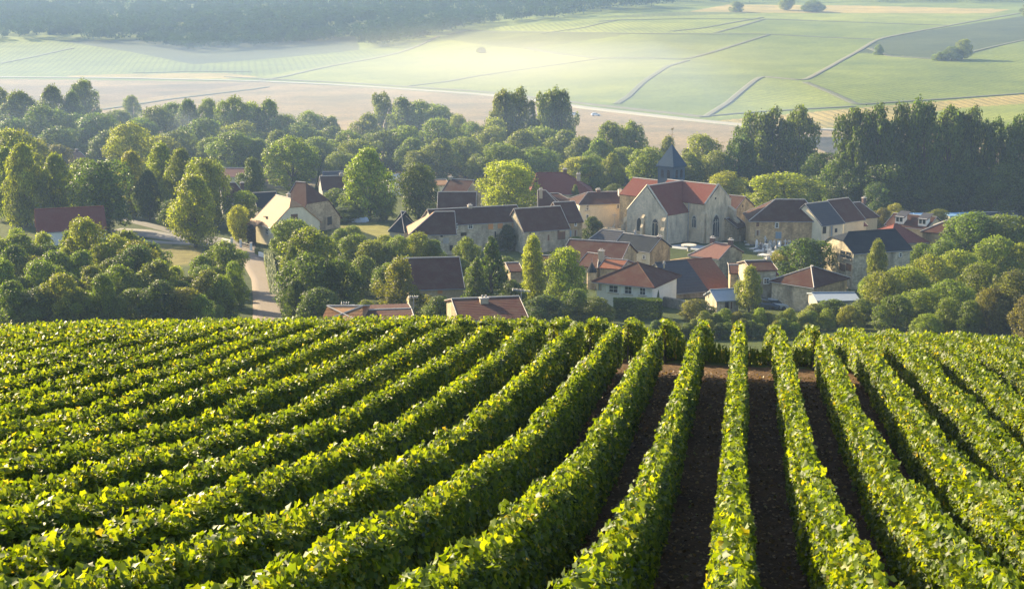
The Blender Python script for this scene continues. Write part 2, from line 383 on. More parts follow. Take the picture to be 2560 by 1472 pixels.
ribbon('courtyard', [(1870, 612), (1890, 618), (1905, 625), (1915, 632)], 5, TRACK, .08)
# ------------------------------------------------------------------ vineyard
def leaf_geo(n_lobed):
    """leaf outline in its own plane, x across, y along, z small fold"""
    if n_lobed == 2:                          # five-lobed vine leaf, two folded halves of 5-gons -> quads
        half = [(0, -.32), (.38, -.42), (.30, -.12), (.56, .06), (.30, .18), (.26, .46), (0, .56)]
        return np.array([(0, -.28, -.03), (.38, -.40, .10), (.56, .10, .17), (.24, .20, .05), (.0, .58, -.14), (-.24, .20, .05), (-.56, .10, .17), (-.38, -.40, .10)]), \
               np.array([(0, 1, 2, 3), (0, 3, 4, 5), (0, 5, 6, 7)])
    if n_lobed == 1:
        return np.array([(0, -.42, 0), (.46, -.1, .08), (0, .5, -.04), (-.46, -.1, .08)]), np.array([(0, 1, 2, 3)])
def scatter_leaves(P, N, size, geo, rg, droop=.0):
    """P positions, N facing; returns verts, quads, nverts per leaf"""
    g, fq = geo; M = len(P)
    N = N / (np.linalg.norm(N, axis=1)[:, None] + 1e-9)
    up = rg.normal(size=(M, 3)); up[:, 2] -= droop
    T = np.cross(N, up); T /= np.linalg.norm(T, axis=1)[:, None] + 1e-9; B = np.cross(N, T)
    s = np.asarray(size)[:, None, None]
    V = P[:, None, :] + s * (g[None, :, 0:1] * T[:, None, :] + g[None, :, 1:2] * B[:, None, :] + g[None, :, 2:3] * N[:, None, :])
    Q = fq[None] + (np.arange(M) * len(g))[:, None, None]
    return V.reshape(-1, 3), Q.reshape(-1, 4), len(g)
ORD = ['zeroth', 'first', 'second', 'third', 'fourth', 'fifth', 'sixth', 'seventh', 'eighth', 'ninth', 'tenth', 'eleventh', 'twelfth', 'thirteenth', 'fourteenth', 'fifteenth', 'sixteenth', 'seventeenth', 'eighteenth', 'nineteenth']
def ordn(i):
    if i < 20: return ORD[i]
    t = ['', '', 'twent', 'thirt', 'fort', 'fift', 'sixt', 'sevent', 'eight', 'ninet'][i // 10] if i < 100 else 'hundred'
    if i >= 100: return ('hundred and ' + ordn(i - 100)) if i > 100 else 'hundredth'
    return t + 'ieth' if i % 10 == 0 else t + 'y-' + ORD[i % 10]
POST = plain('weathered post', (.20, .16, .12), .9, var=.4)
SPC = 1.12
def vine_row(k, y0, y1, block):
    x0 = k * SPC; rg = np.random.default_rng(1000 + k * 7 + block)
    V = []; Q = []; A_ = []; nv = 0
    s = y0
    while s < y1:
        e = min(s + 3, y1); c = (s + e) / 2
        dist = math.hypot(x0, c)
        cx_ = (x0 * cyw + c * syw) / (-x0 * syw + c * cyw)   # tangent of angle from view axis
        if abs(cx_) > .58 or (c < 9 and abs(x0) > 5): s = e; continue
        if dist < 20: dens, lf, sz = 2900, 2, .093
        elif dist < 30: dens, lf, sz = 2050, 2, .100
        elif dist < 42: dens, lf, sz = 1550, 1, .106
        else: dens, lf, sz = 1050, 1, .122
        M = int(dens * (e - s))
        y = rg.uniform(s, e, M)
        hw = .195 + .07 * vnoise(y * .9 + k * 7, y * 0 + k * 3.3) + .07 * vnoise(y * 3 + k, y * 0 + 9.1)
        hh = VH + .06 * vnoise(y * .8 + k * 5, y * 0 + 1.7 + k) * 2 + .12 * vnoise(y * 2.7 + k, y * 0 + 4.4)
        # position round the cross section: left face, top, right face
        u = rg.random(M); per = np.array([.40, .22, .38]); side = np.where(u < .40, -1, np.where(u < .62, 0, 1))
        zf = rg.random(M) ** .8
        z = np.where(side == 0, hh - .04 * rg.random(M), .16 + (hh - .2) * zf)
        rnd = np.where(zf > .8, (zf - .8) * .5, 0)
        x = np.where(side == 0, rg.uniform(-1, 1, M) * (hw - .03), side * (hw - rnd - .10 * np.abs(rg.normal(size=M)) * .9))
        z = z - np.where(side == 0, (np.abs(x) / hw) ** 2 * .10, 0)
        # some shoots stand out of the top
        sh = rg.random(M) < .035; z = np.where(sh, hh + .16 * rg.random(M), z); x = np.where(sh, x * .7, x)
        N = np.stack([side * 1.0 + rg.normal(size=M) * .45, rg.normal(size=M) * .55, np.where(side == 0, 1.1, .45) + rg.normal(size=M) * .45], 1)
        xw = x0 + .06 * vnoise(y * .4 + k, y * 0 + 2.2) + x
        P = np.stack([xw, y, terrain(np.full(M, x0), y) + z], 1)
        size = sz * (.42 + .85 * rg.random(M) ** 1.4)
        v, q_, ng = scatter_leaves(P, N, size, leaf_geo(lf), rg, .8)
        vv = np.clip(.42 + .22 * rg.normal(size=M) + .12 * (zf - .5) * 1 + .25 * vnoise(y * 1.1 + k * 3, z * 2 + k), 0, .96)
        vv = np.where(rg.random(M) < .004, 1.0, vv)
        V.append(v); Q.append(q_ + nv); nv += len(v); A_.append(np.repeat(vv, ng))
        s = e
    if not V: return
    V = np.concatenate(V); Q = np.concatenate(Q); A_ = np.concatenate(A_)
    y0 = float(max(y0, V[:, 1].min() + .2))
    base = np.array([x0, y0, gz(x0, y0)])
    ys = np.arange(y0 + .2, min(y1, 56), 1.0); sv = []; sq = []
    for y in ys:
        z = gz(x0, y); dx, dy = rg.normal() * .05, rg.normal() * .08
        for zz, r_ in ((-.05, .03), (.75, .022)): sv += [(x0 + dx * (zz > 0) + r_ * a, y + dy * (zz > 0) + r_ * b2, z + zz) for a, b2 in ((-1, -1), (1, -1), (1, 1), (-1, 1))]
        n0 = len(V) + len(sv) - 8; sq += [(n0 + i, n0 + (i + 1) % 4, n0 + 4 + (i + 1) % 4, n0 + 4 + i) for i in range(4)]
    nl_ = len(Q); V = np.concatenate([V, np.array(sv)]); Q = np.concatenate([Q, np.array(sq)]); A_ = np.concatenate([A_, np.zeros(len(sv))])
    side = ('nearly upright vine row that runs to the bottom edge' if k == 0 else
            ordn(abs(k)) + ' vine row ' + ('left' if k < 0 else 'right') + ' of the upright row')
    lab = ('sunlit ' if k >= 0 else 'trimmed ') + side + (', foreground block' if block == 1 else ', beyond the gap')
    lab = lab.replace('trimmed ', 'trimmed green ')
    r = empty('vine_row', base, lab, 'vine row', 'vine rows of the foreground block' if block == 1 else 'vine rows of the block beyond the gap')
    o = bpy.data.objects.new('foliage', np_mesh('vine_foliage', V - base, Q, [VINE, POST], {'v': A_})); link(o); o.parent = r
    mi = np.zeros(len(Q), np.int32); mi[nl_:] = 1; o.data.polygons.foreach_set('material_index', mi)
    for y in (y0 + .1, min(y1, 55) - .1):
        m = MB(); z = gz(x0, y); m.box((x0, y, z + .55), (1, 0, 0), (0, 1, 0), (0, 0, 1), .05, .05, 1.15); m.build('post', POST, r)
for k in range(-34, 14):
    s_ = 6.5 if abs(k) < 12 else 12.5
    if k <= -8 or k >= 3: vine_row(k, s_, 56, 1); continue
    vine_row(k, s_, 38.4 + .25 * math.sin(k), 1)
    vine_row(k, 42.1 + .3 * math.sin(k * 1.7), 55, 2)

# fallen leaves between the rows
rg = np.random.default_rng(77); M = 60000
yy = 7 + 32 * rg.random(M) ** .8; xx = rg.uniform(-9 - yy * .2, 8 + yy * .25, M)
P = np.stack([xx, yy, terrain(xx, yy) + .05 * vnoise(xx * 4, yy * 4) + .03 * vnoise(xx * 9, yy * 9) + rg.uniform(.01, .06, M)], 1)
N = rg.normal(size=(M, 3)) * .5; N[:, 2] += 1
V_, Q_, ng = scatter_leaves(P, N, rg.uniform(.03, .09, M), leaf_geo(1), rg)
LIT = foliage_mat('dry leaves', False, trans=.15, rough=.6, spec=.3, ramp_stops=[(0, (.05, .03, .015)), (.5, (.13, .075, .035)), (.9, (.28, .17, .08)), (1, (.10, .13, .03))])
tag(link(bpy.data.objects.new('leaf_litter', np_mesh('leaf_litter', V_, Q_, LIT, {'v': np.repeat(rg.random(M), ng)}))), 'dry fallen leaves on the dark soil between the vine rows', 'leaf litter', kind='stuff')

M = 60000; yy = rg.uniform(43.5, 130, M); xx = rg.uniform(-12, 34, M); k_ = (xx < 3.2) & (xx > -3) | (yy > 57); yy = yy[k_]; xx = xx[k_]; M = len(xx)
P = np.stack([xx, yy, terrain(xx, yy) + .18 + .5 * rg.random(M) * (.6 + vnoise(xx * .5, yy * .5))], 1); N = rg.normal(size=(M, 3)); N[:, 2] *= .3
V_, Q_, ng = scatter_leaves(P, N, rg.uniform(.18, .42, M) * (.6 + yy / 100), (leaf_geo(1)[0] * [.35, 1.2, 1], leaf_geo(1)[1]), rg, 2)
WG = foliage_mat('weeds', False, trans=.35, ramp_stops=[(0, (.05, .08, .015)), (.6, (.11, .14, .025)), (.9, (.22, .19, .07)), (1, (.35, .2, .08))])
tag(link(bpy.data.objects.new('weeds', np_mesh('weeds', V_, Q_, WG, {'v': np.repeat(rg.random(M), ng)}))), 'tall weeds and grass growing beyond the gap in the vine rows', 'weeds', kind='stuff')
# ------------------------------------------------------------------ trees
def crown_proto(name, kind, seed, n, sz):
    rg = np.random.default_rng(seed); lobes = []
    def prof(t):                               # half-width of the envelope at height t
        if kind == 'round': return .5 * math.sqrt(max(0, 1 - ((t - .52) / .50) ** 2)) if t > .52 else .5 * (max(0, 1 - ((.52 - t) / .46) ** 2)) ** .5
        if kind == 'oval': return .5 * max(0, math.sin(math.pi * min(1, max(0, (t - .05) / .95)) ** .8)) ** .75
        if kind == 'bush': return .5 * max(0, 1 - max(0, t - .15) ** 2 / .72) ** .5 * (.82 + .18 * min(1, t / .2))
        if kind == 'poplar': return .5 * max(0, 1 - abs((t - .52) / .50) ** 2.6) ** .6
        if kind == 'conifer': return .5 * max(0.02, 1 - t) ** .85
        if kind == 'birch': return .5 * max(0, math.sin(math.pi * min(1, max(0.02, t)) ** .62)) ** .8
        return .5
    if kind == 'hedge':
        M = n; f = rg.integers(0, 5, M); P = rg.uniform(-.5, .5, (M, 3)); P[:, 2] += .5; N = rg.normal(size=(M, 3)) * .5
        for a, (ax, s) in enumerate(((0, -1), (0, 1), (1, -1), (1, 1), (2, 1))):
            k = f == a; P[k, ax] = (.5 * s if ax < 2 else 1.0) - s * .06 * rg.random(k.sum()) ** 2; N[k, ax] += s
        v = rg.random(M) * .8
    else:
        nl = {'round': 46, 'oval': 40, 'bush': 34, 'poplar': 30, 'conifer': 60, 'birch': 34}[kind]
        z0 = {'round': .10, 'oval': .14, 'bush': .05, 'poplar': .12, 'conifer': .04, 'birch': .08}[kind]
        for i in range(nl):
            t = z0 + (1 - z0) * ((i + rg.random()) / nl); w = prof(t); a = i * 2.39996 + rg.normal() * .5
            if kind == 'conifer': r = w * rg.uniform(.6, .9); lr = .05 + .10 * (1 - t)
            else:
                lr = rg.uniform(.065, .20) * (1.0 if kind != 'poplar' else .85)
                if kind == 'birch': lr *= .8
                r = max(0, w - lr * .75) * rg.uniform(.62, 1.12)
                if rg.random() < .25: r *= .4
            lobes.append((r * math.cos(a), r * math.sin(a), min(t, 1 - lr * .55) if kind != 'conifer' else t, lr, rg.random()))
        L = np.array(lobes); pr = L[:, 3] ** 2; pr /= pr.sum()
        M = int(n * 1.9); li = rg.choice(len(L), M, p=pr)
        D = rg.normal(size=(M, 3)); D[:, 2] = D[:, 2] + .25; D /= np.linalg.norm(D, axis=1)[:, None]
        rr = L[li, 3] * (1 - .38 * rg.random(M) ** 2 + .15 * rg.normal(size=M))
        zs = {'poplar': 1.15, 'birch': 1.35, 'conifer': .55, 'bush': 1.0}.get(kind, .9)
        P = L[li, :3] + D * rr[:, None] * [1, 1, zs]
        if kind == 'conifer': P[:, 2] -= .25 * np.hypot(P[:, 0] - L[li, 0] * .3, P[:, 1] - L[li, 1] * .3) * .5
        if kind == 'birch': P[:, 2] -= .05 * rg.random(M)
        # drop what lies deep inside other lobes
        dd = np.min(np.linalg.norm((P[:, None, :] - L[None, :, :3]) / [1, 1, zs], axis=2) / L[None, :, 3], axis=1)
        keep = (dd > .62) & (P[:, 2] > .0); P = P[keep][:n]; D = D[keep][:n]; li = li[keep][:n]; M = len(P)
        N = D + rg.normal(size=(M, 3)) * .6; N[:, 2] += .2
        v = np.clip(.25 + .35 * L[li, 4] + .26 * rg.normal(size=M), 0, 1)
    if kind in ('round', 'oval', 'poplar', 'bush', 'birch'):      # a few stray sprigs for an uneven outline
        M2 = int(M * .06); k = rg.integers(0, M, M2); P = np.concatenate([P, P[k] + N[k] / np.linalg.norm(N[k], axis=1)[:, None] * .022 * rg.random((M2, 1))]); N = np.concatenate([N, N[k]]); v = np.concatenate([v, v[k]]); M += M2
    s = sz * rg.uniform(.6, 1.4, M)
    V, Q, ng = scatter_leaves(P, N, s, leaf_geo(1), rg)
    return np_mesh(name, V, Q, LEAF, {'v': np.repeat(v, ng)})
def trunk_proto(name, kind, seed):
    rg = np.random.default_rng(seed); m = MB(); th = .30 if kind in ('round', 'oval', 'bush') else .55
    r0 = {'round': .035, 'oval': .032, 'poplar': .035, 'birch': .02, 'conifer': .03, 'bush': .02, 'hedge': .01}[kind]
    pts = [np.array([0, 0, -.08]), np.array([rg.normal() * .01, rg.normal() * .01, th * .5]), np.array([rg.normal() * .02, rg.normal() * .02, th])]
    for i in range(2): m.tube(pts[i], pts[i + 1], r0 * (1.25 - .3 * i), r0 * (1.0 - .3 * i), 7)
    for i in range(9):
        a = i * 2.4; t = th * (.55 + .45 * i / 9); p = np.array([0, 0, t]); d = np.array([math.cos(a), math.sin(a), 0]) * rg.uniform(.18, .30)
        e = p + d + [0, 0, rg.uniform(.2, .38)]
        if kind in ('conifer', 'poplar'): e = p + d * .7 + [0, 0, .25]
        mid = (p + e) / 2 + [0, 0, .03]; m.tube(p, mid, r0 * .45, r0 * .3, 5); m.tube(mid, e, r0 * .3, r0 * .1, 5)
    m.tube(pts[2], (0, 0, .9 if kind != 'round' else .8), r0 * .6, r0 * .12, 6)
    me = bpy.data.meshes.new(name); me.from_pydata(m.v, [], m.f); me.materials.append(BARK); return me
PN = {'round': (15000, .029), 'oval': (13500, .031), 'bush': (12000, .033), 'poplar': (11000, .035), 'conifer': (9000, .033), 'birch': (10000, .030), 'hedge': (14000, .045)}
PROTO = {}
for kind, (n_, s_) in PN.items():
    for j in range({'round': 5, 'bush': 6, 'oval': 3, 'poplar': 4}.get(kind, 2)):
        PROTO[(kind, j)] = (crown_proto(f'{kind}_crown', kind, 50 + j * 13 + len(kind), n_, s_), trunk_proto(f'{kind}_trunk', kind, 90 + j))
NPR = {'round': 5, 'bush': 6, 'oval': 3, 'poplar': 4}
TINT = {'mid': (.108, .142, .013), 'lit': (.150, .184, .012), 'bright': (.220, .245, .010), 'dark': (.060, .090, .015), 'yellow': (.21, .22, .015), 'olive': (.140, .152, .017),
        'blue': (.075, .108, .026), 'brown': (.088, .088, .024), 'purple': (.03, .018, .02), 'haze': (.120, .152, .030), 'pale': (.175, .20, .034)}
_tn = [0]
def tree(kind, cx, top, base, w, tint='mid', label=None, cat=None, group=None, name=None, D=True, P=None, H=None, Wd=None, hb=None):
    """cx, top, base, w read from the photo (2532 px wide)"""
    _tn[0] += 1; i = _tn[0]; rg = np.random.default_rng(i * 17)
    if P is None:
        P = hit(cx * K, base * K)
        dz = P @ FWD; H = solve_z(P[:2], top * K) - P[2]; Wd = w * K / F * dz * 1.1
        P = P + FH * Wd * .0
    o = empty(name or {'bush': 'bush', 'hedge': 'hedge', 'conifer': 'conifer_tree', 'poplar': 'poplar_tree'}.get(kind, 'broadleaf_tree'), P, label, cat or ('bush' if kind == 'bush' else 'hedge' if kind == 'hedge' else 'tree'), group)
    cm, tm = PROTO[(kind, i % NPR.get(kind, 2))]
    c = link(bpy.data.objects.new('crown', cm)); c.parent = o; t = link(bpy.data.objects.new('trunk', tm)); t.parent = o
    rz = rg.uniform(0, 6.28) if kind != 'hedge' else 0
    for q in (c, t): q.scale = (Wd, Wd if kind != 'hedge' else Wd * .4, H); q.rotation_euler = (0, 0, rz)
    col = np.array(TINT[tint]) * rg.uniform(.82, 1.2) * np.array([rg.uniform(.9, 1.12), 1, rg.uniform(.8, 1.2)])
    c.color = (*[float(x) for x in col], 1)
    return o
TREES = []   # (kind, cx, top, base, w, tint, phrase)
def T(*a): TREES.append(a)
# trees behind the red-roofed barn on the left
LG = 'trees of the grove behind the red-roofed barn'
for a in [('round', 325, 313, 455, 108, 'bright', 'tall domed bright green tree topping the grove behind the red-roofed barn'),
 ('round', 25, 330, 500, 150, 'olive', 'broad olive tree at the left edge of the photo, highest of the barn grove'),
 ('oval', 25, 375, 545, 100, 'lit', 'sunlit leafy tree at the left edge below the olive tree'),
 ('round', 88, 350, 470, 90, 'olive', 'rounded olive tree behind the brown-leaved tree of the grove'),
 ('round', 150, 362, 440, 75, 'brown', 'dark brown-leaved tree beside the small pink-roofed house'),
 ('oval', 65, 368, 560, 110, 'lit', 'tall tree with bare trunk left of the red-roofed barn'),
 ('oval', 145, 392, 560, 95, 'mid', 'green tree rising right behind the red-roofed barn gable'),
 ('round', 215, 400, 520, 110, 'lit', 'round green tree between the pink-roofed house and the red-roofed barn'),
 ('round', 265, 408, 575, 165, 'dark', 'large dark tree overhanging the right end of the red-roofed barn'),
 ('oval', 330, 385, 540, 90, 'olive', 'yellowish tree right of the big dark barn tree'),
 ('oval', 405, 365, 530, 95, 'lit', 'slender sunlit tree with open crown left of the oval lawn tree'),
 ('round', 405, 342, 440, 100, 'olive', 'low olive crown right of the tall domed bright tree'),
 ('oval', 455, 380, 545, 90, 'mid', 'green tree between the slender tree and the round dark one'),
 ('round', 510, 402, 560, 118, 'mid', 'dense round tree behind the oval lawn tree'),
 ('bush', 285, 365, 430, 60, 'mid', 'small dense tree left of the domed bright tree'),
 ('oval', 372, 430, 545, 70, 'dark', 'shaded tree over the bend of the narrow lane'),
 ('bush', 430, 500, 560, 90, 'dark', 'low shaded bush beside the narrow lane'),
 ('conifer', 262, 340, 420, 20, 'dark', 'small dark conifer left of the domed bright tree'),
 ('oval', 485, 445, 612, 132, 'lit', 'free-standing oval tree with two stems on the lawn by the lane'),
 ('oval', 625, 398, 500, 68, 'dark', 'narrow oval tree left of the stone barn roof'),
 ('round', 725, 346, 470, 125, 'lit', 'big feathery green tree behind the stone barn'),
 ('round', 602, 478, 560, 78, 'mid', 'round garden tree left of the tan-tiled cottage'),
 ('round', 592, 514, 600, 58, 'yellow', 'round yellow-topped shrub tree beside the porch of the tan-tiled cottage'),
 ('conifer', 790, 420, 480, 24, 'dark', 'small dark conifer right of the feathery tree behind the stone barn'),
 ('bush', 622, 560, 606, 30, 'purple', 'purple-leaved shrub at the cottage gate'),
 ('oval', 912, 378, 545, 118, 'lit', 'tall pale green tree with open crown between the stone barn and the dark tree'),
 ('round', 880, 470, 540, 80, 'mid', 'rounded lower tree at the foot of the tall pale green tree'),
 ('round', 1035, 413, 540, 105, 'dark', 'dense dark green tree behind the hipped farm roof'),
 ('round', 955, 480, 545, 70, 'mid', 'small tree between the tall pale tree and the dense dark tree'),
 ('bush', 830, 470, 520, 80, 'mid', 'green bush right of the stone barn roof'),
 ('bush', 855, 515, 548, 110, 'dark', 'dark clipped hedge behind the stone barn garden'),
 ('round', 1252, 408, 535, 150, 'bright', 'big bright yellow-green tree standing behind the long farmhouse'),
 ('round', 1280, 400, 480, 60, 'bright', 'small bright crown peeking over the big yellow-green tree'),
 ('oval', 1180, 386, 450, 64, 'pale', 'hazy pale tree behind the dark village roofs'),
 ('round', 1425, 394, 475, 100, 'pale', 'hazy round tree right of the large reddish roof'),
 ('oval', 1512, 386, 480, 62, 'pale', 'pointed hazy tree left of the church tower'),
 ('bush', 1520, 458, 492, 60, 'mid', 'green bush above the dark roof left of the church'),
 ('round', 1600, 372, 480, 100, 'pale', 'hazy tree directly left of the church tower'),
 ('oval', 1650, 345, 460, 60, 'pale', 'hazy tree whose tip shows left of the church spire'),
 ('round', 1735, 340, 470, 110, 'pale', 'hazy rounded tree directly right of the church tower'),
 ('round', 1795, 430, 500, 105, 'bright', 'sunlit bushy tree behind the right gable of the church'),
 ('round', 1935, 434, 535, 180, 'bright', 'large broad bright-rimmed tree behind the golden farmhouse'),
 ('oval', 1422, 462, 530, 26, 'blue', 'small blue-grey conifer in front of the reddish roof'),
 ('round', 1490, 490, 560, 56, 'purple', 'dark purple-leaved tree in front of the cream house left of the church'),
 ('bush', 1465, 540, 590, 55, 'dark', 'dark garden bush below the cream house left of the church'),
 ('bush', 2210, 508, 560, 58, 'yellow', 'small yellow tree behind the white-gabled house'),
 ('bush', 2180, 520, 572, 60, 'brown', 'brownish shrub left of the small yellow tree'),
 ('bush', 2318, 520, 556, 66, 'olive', 'rounded light green bush behind the dormered roof'),
 ('oval', 2122, 592, 690, 48, 'yellow', 'yellow-green tree in front of the white gable'),
 ('oval', 2165, 602, 730, 62, 'olive', 'green-yellow tree beside the dark-roofed house with white gable'),
 ('round', 1990, 598, 710, 140, 'dark', 'dark round tree in front of the golden farmhouse'),
 ('bush', 1930, 625, 690, 80, 'olive', 'light bushy shrub at the right edge of the graveyard'),
 ('oval', 1852, 665, 775, 70, 'olive', 'slim olive tree right of the orange tiled shed'),
 ('birch', 993, 648, 782, 135, 'olive', 'feathery birch with drooping twigs left of the chimneyed house'),
 ('bush', 1088, 738, 800, 100, 'mid', 'rounded sunlit bush at the vineyard edge left of the big bottom roof'),
 ('round', 1155, 594, 690, 66, 'mid', 'rounded tree in front of the long stone farmhouse'),
 ('conifer', 1215, 588, 770, 125, 'dark', 'tall dark spruce with drooping boughs above the bottom roof'),
 ('conifer', 1180, 640, 780, 90, 'dark', 'dark pointed conifer at the left foot of the tall spruce'),
 ('oval', 1318, 594, 760, 76, 'bright', 'tall glowing yellow-green tree left of its broader twin'),
 ('round', 1392, 622, 770, 112, 'bright', 'broad glowing yellow-green tree left of the small slate turret'),
 ('bush', 1265, 700, 790, 90, 'dark', 'dark bush below the tall glowing tree'),
 ('bush', 1345, 735, 800, 110, 'dark', 'dark bushy mass under the broad glowing tree'),
 ('bush', 1425, 720, 795, 90, 'mid', 'green shrub left of the white house'),
 ('bush', 1475, 740, 800, 90, 'mid', 'leafy shrub at the left corner of the white house'),
 ('conifer', 1568, 702, 760, 22, 'dark', 'small dark cone-shaped conifer in front of the white house window'),
 ('conifer', 1627, 718, 768, 15, 'dark', 'thin dark cone-shaped conifer at the white house corner'),
 ('bush', 1720, 745, 790, 110, 'olive', 'low scrubby bush beside the grey slate shed'),
 ('bush', 1250, 560, 620, 60, 'dark', 'dark shrub beside the blue awning'),
 ('bush', 1425, 588, 625, 55, 'mid', 'green shrub by the courtyard behind the low brown roofs'),
 ]: T(*a)
POP = 'poplars in the tall dark row behind the village on the right'
for a in [('poplar', 1850, 292, 470, 95, 'blue'), ('poplar', 1905, 283, 475, 100, 'blue'), ('poplar', 1972, 278, 475, 105, 'blue'), ('poplar', 1825, 350, 480, 80, 'blue'),
 ('poplar', 2105, 287, 520, 105, 'dark'), ('poplar', 2160, 279, 525, 100, 'dark'), ('poplar', 2215, 277, 525, 100, 'dark'), ('poplar', 2275, 273, 530, 105, 'dark'), ('poplar', 2335, 283, 530, 105, 'dark'), ('poplar', 2390, 286, 530, 100, 'dark'),
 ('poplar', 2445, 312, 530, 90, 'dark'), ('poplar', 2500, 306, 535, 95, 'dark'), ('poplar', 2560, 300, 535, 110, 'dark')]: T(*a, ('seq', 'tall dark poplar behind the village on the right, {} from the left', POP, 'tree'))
UND = 'dark trees under the poplar row'
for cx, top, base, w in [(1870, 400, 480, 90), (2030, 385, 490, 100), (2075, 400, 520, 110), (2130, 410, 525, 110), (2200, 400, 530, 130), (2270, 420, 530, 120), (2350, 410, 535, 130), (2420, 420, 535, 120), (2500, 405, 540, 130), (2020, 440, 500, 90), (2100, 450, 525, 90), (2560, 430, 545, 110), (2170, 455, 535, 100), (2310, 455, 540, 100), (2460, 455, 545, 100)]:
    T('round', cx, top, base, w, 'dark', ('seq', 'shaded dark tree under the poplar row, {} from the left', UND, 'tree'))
CP = 'hazy poplars in the belt beyond the village'
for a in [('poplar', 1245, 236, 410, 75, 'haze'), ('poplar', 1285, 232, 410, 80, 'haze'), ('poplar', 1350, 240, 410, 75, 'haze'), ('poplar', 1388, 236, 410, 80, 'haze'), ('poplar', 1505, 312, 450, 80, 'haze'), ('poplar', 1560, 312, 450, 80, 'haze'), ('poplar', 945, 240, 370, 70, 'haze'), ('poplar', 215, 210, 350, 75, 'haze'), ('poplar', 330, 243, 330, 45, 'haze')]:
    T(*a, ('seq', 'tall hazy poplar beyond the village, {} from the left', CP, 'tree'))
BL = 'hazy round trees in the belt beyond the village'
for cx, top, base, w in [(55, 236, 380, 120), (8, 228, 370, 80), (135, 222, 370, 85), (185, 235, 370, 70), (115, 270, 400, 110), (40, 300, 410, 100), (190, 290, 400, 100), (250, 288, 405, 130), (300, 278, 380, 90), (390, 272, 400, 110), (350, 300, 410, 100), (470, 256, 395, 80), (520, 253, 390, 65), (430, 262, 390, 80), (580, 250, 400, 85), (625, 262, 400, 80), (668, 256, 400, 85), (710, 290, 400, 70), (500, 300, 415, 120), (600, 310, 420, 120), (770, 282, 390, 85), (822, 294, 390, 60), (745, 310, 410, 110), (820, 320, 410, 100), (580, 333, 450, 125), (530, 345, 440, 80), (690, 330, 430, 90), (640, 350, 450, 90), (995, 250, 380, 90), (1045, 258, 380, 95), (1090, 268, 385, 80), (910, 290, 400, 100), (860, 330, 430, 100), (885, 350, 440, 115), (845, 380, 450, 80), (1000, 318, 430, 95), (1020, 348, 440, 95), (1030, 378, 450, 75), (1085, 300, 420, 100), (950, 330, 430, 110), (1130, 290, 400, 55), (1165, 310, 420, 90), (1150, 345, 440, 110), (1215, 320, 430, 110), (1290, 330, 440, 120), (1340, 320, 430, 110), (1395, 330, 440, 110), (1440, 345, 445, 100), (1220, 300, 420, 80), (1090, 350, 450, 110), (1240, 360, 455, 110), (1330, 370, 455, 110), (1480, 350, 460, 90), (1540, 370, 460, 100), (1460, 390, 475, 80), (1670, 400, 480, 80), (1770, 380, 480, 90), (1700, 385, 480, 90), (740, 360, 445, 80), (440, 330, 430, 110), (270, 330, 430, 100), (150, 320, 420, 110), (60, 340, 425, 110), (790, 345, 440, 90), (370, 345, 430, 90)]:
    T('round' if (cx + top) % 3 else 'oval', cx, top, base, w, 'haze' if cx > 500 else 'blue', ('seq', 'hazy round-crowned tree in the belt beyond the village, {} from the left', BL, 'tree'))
# scrub slope left of the lane
SCR = 'bushes of the scrub slope left of the lane'
scr = [('bush', 45, 575, 690, 72, 'lit'), ('bush', 112, 585, 700, 80, 'lit'), ('bush', 175, 580, 700, 70, 'lit'), ('round', 222, 548, 720, 110, 'lit'), ('bush', 165, 618, 720, 60, 'bright'), ('round', 285, 590, 730, 110, 'lit'), ('round', 345, 606, 740, 110, 'olive'), ('bush', 395, 650, 750, 80, 'lit'), ('bush', 435, 665, 760, 80, 'lit'), ('round', 560, 605, 720, 105, 'mid'), ('bush', 505, 638, 730, 80, 'mid'), ('bush', 470, 690, 765, 90, 'olive'), ('bush', 582, 655, 765, 62, 'mid'), ('bush', 545, 690, 790, 100, 'mid'), ('bush', 490, 712, 785, 80, 'lit'), ('bush', 540, 757, 800, 48, 'lit')]
for a in scr: T(*a, ('seq', 'sunlit-topped bush atop the scrub slope left of the lane, {} from the left', SCR, 'bush'))
DEN = 'shaded bushes filling the scrub slope left of the lane'
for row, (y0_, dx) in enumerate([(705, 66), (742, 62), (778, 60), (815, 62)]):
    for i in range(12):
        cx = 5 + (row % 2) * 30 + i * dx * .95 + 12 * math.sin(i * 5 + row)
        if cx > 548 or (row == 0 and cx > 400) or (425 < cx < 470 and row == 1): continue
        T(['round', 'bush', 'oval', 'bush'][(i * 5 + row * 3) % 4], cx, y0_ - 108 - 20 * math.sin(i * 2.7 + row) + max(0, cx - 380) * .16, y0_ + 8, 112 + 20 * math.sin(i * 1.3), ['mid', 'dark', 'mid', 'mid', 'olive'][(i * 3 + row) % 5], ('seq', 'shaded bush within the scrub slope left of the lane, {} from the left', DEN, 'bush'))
HG = 'trees and bushes right of the lane below the cottage'
for a in [('round', 728, 548, 660, 110, 'mid'), ('bush', 700, 575, 650, 60, 'mid'), ('round', 765, 575, 740, 150, 'mid'), ('bush', 728, 620, 780, 60, 'dark'), ('round', 770, 640, 800, 150, 'dark'), ('round', 840, 650, 800, 110, 'dark'), ('bush', 872, 676, 765, 70, 'lit'), ('bush', 735, 700, 810, 70, 'dark'), ('bush', 800, 720, 820, 140, 'dark'), ('bush', 905, 745, 790, 60, 'olive')]:
    T(*a, ('seq', 'leafy tree in the dense clump right of the lane, {} from the left', HG, 'tree'))
GD = 'garden trees between the cottage and the stone farmhouse'
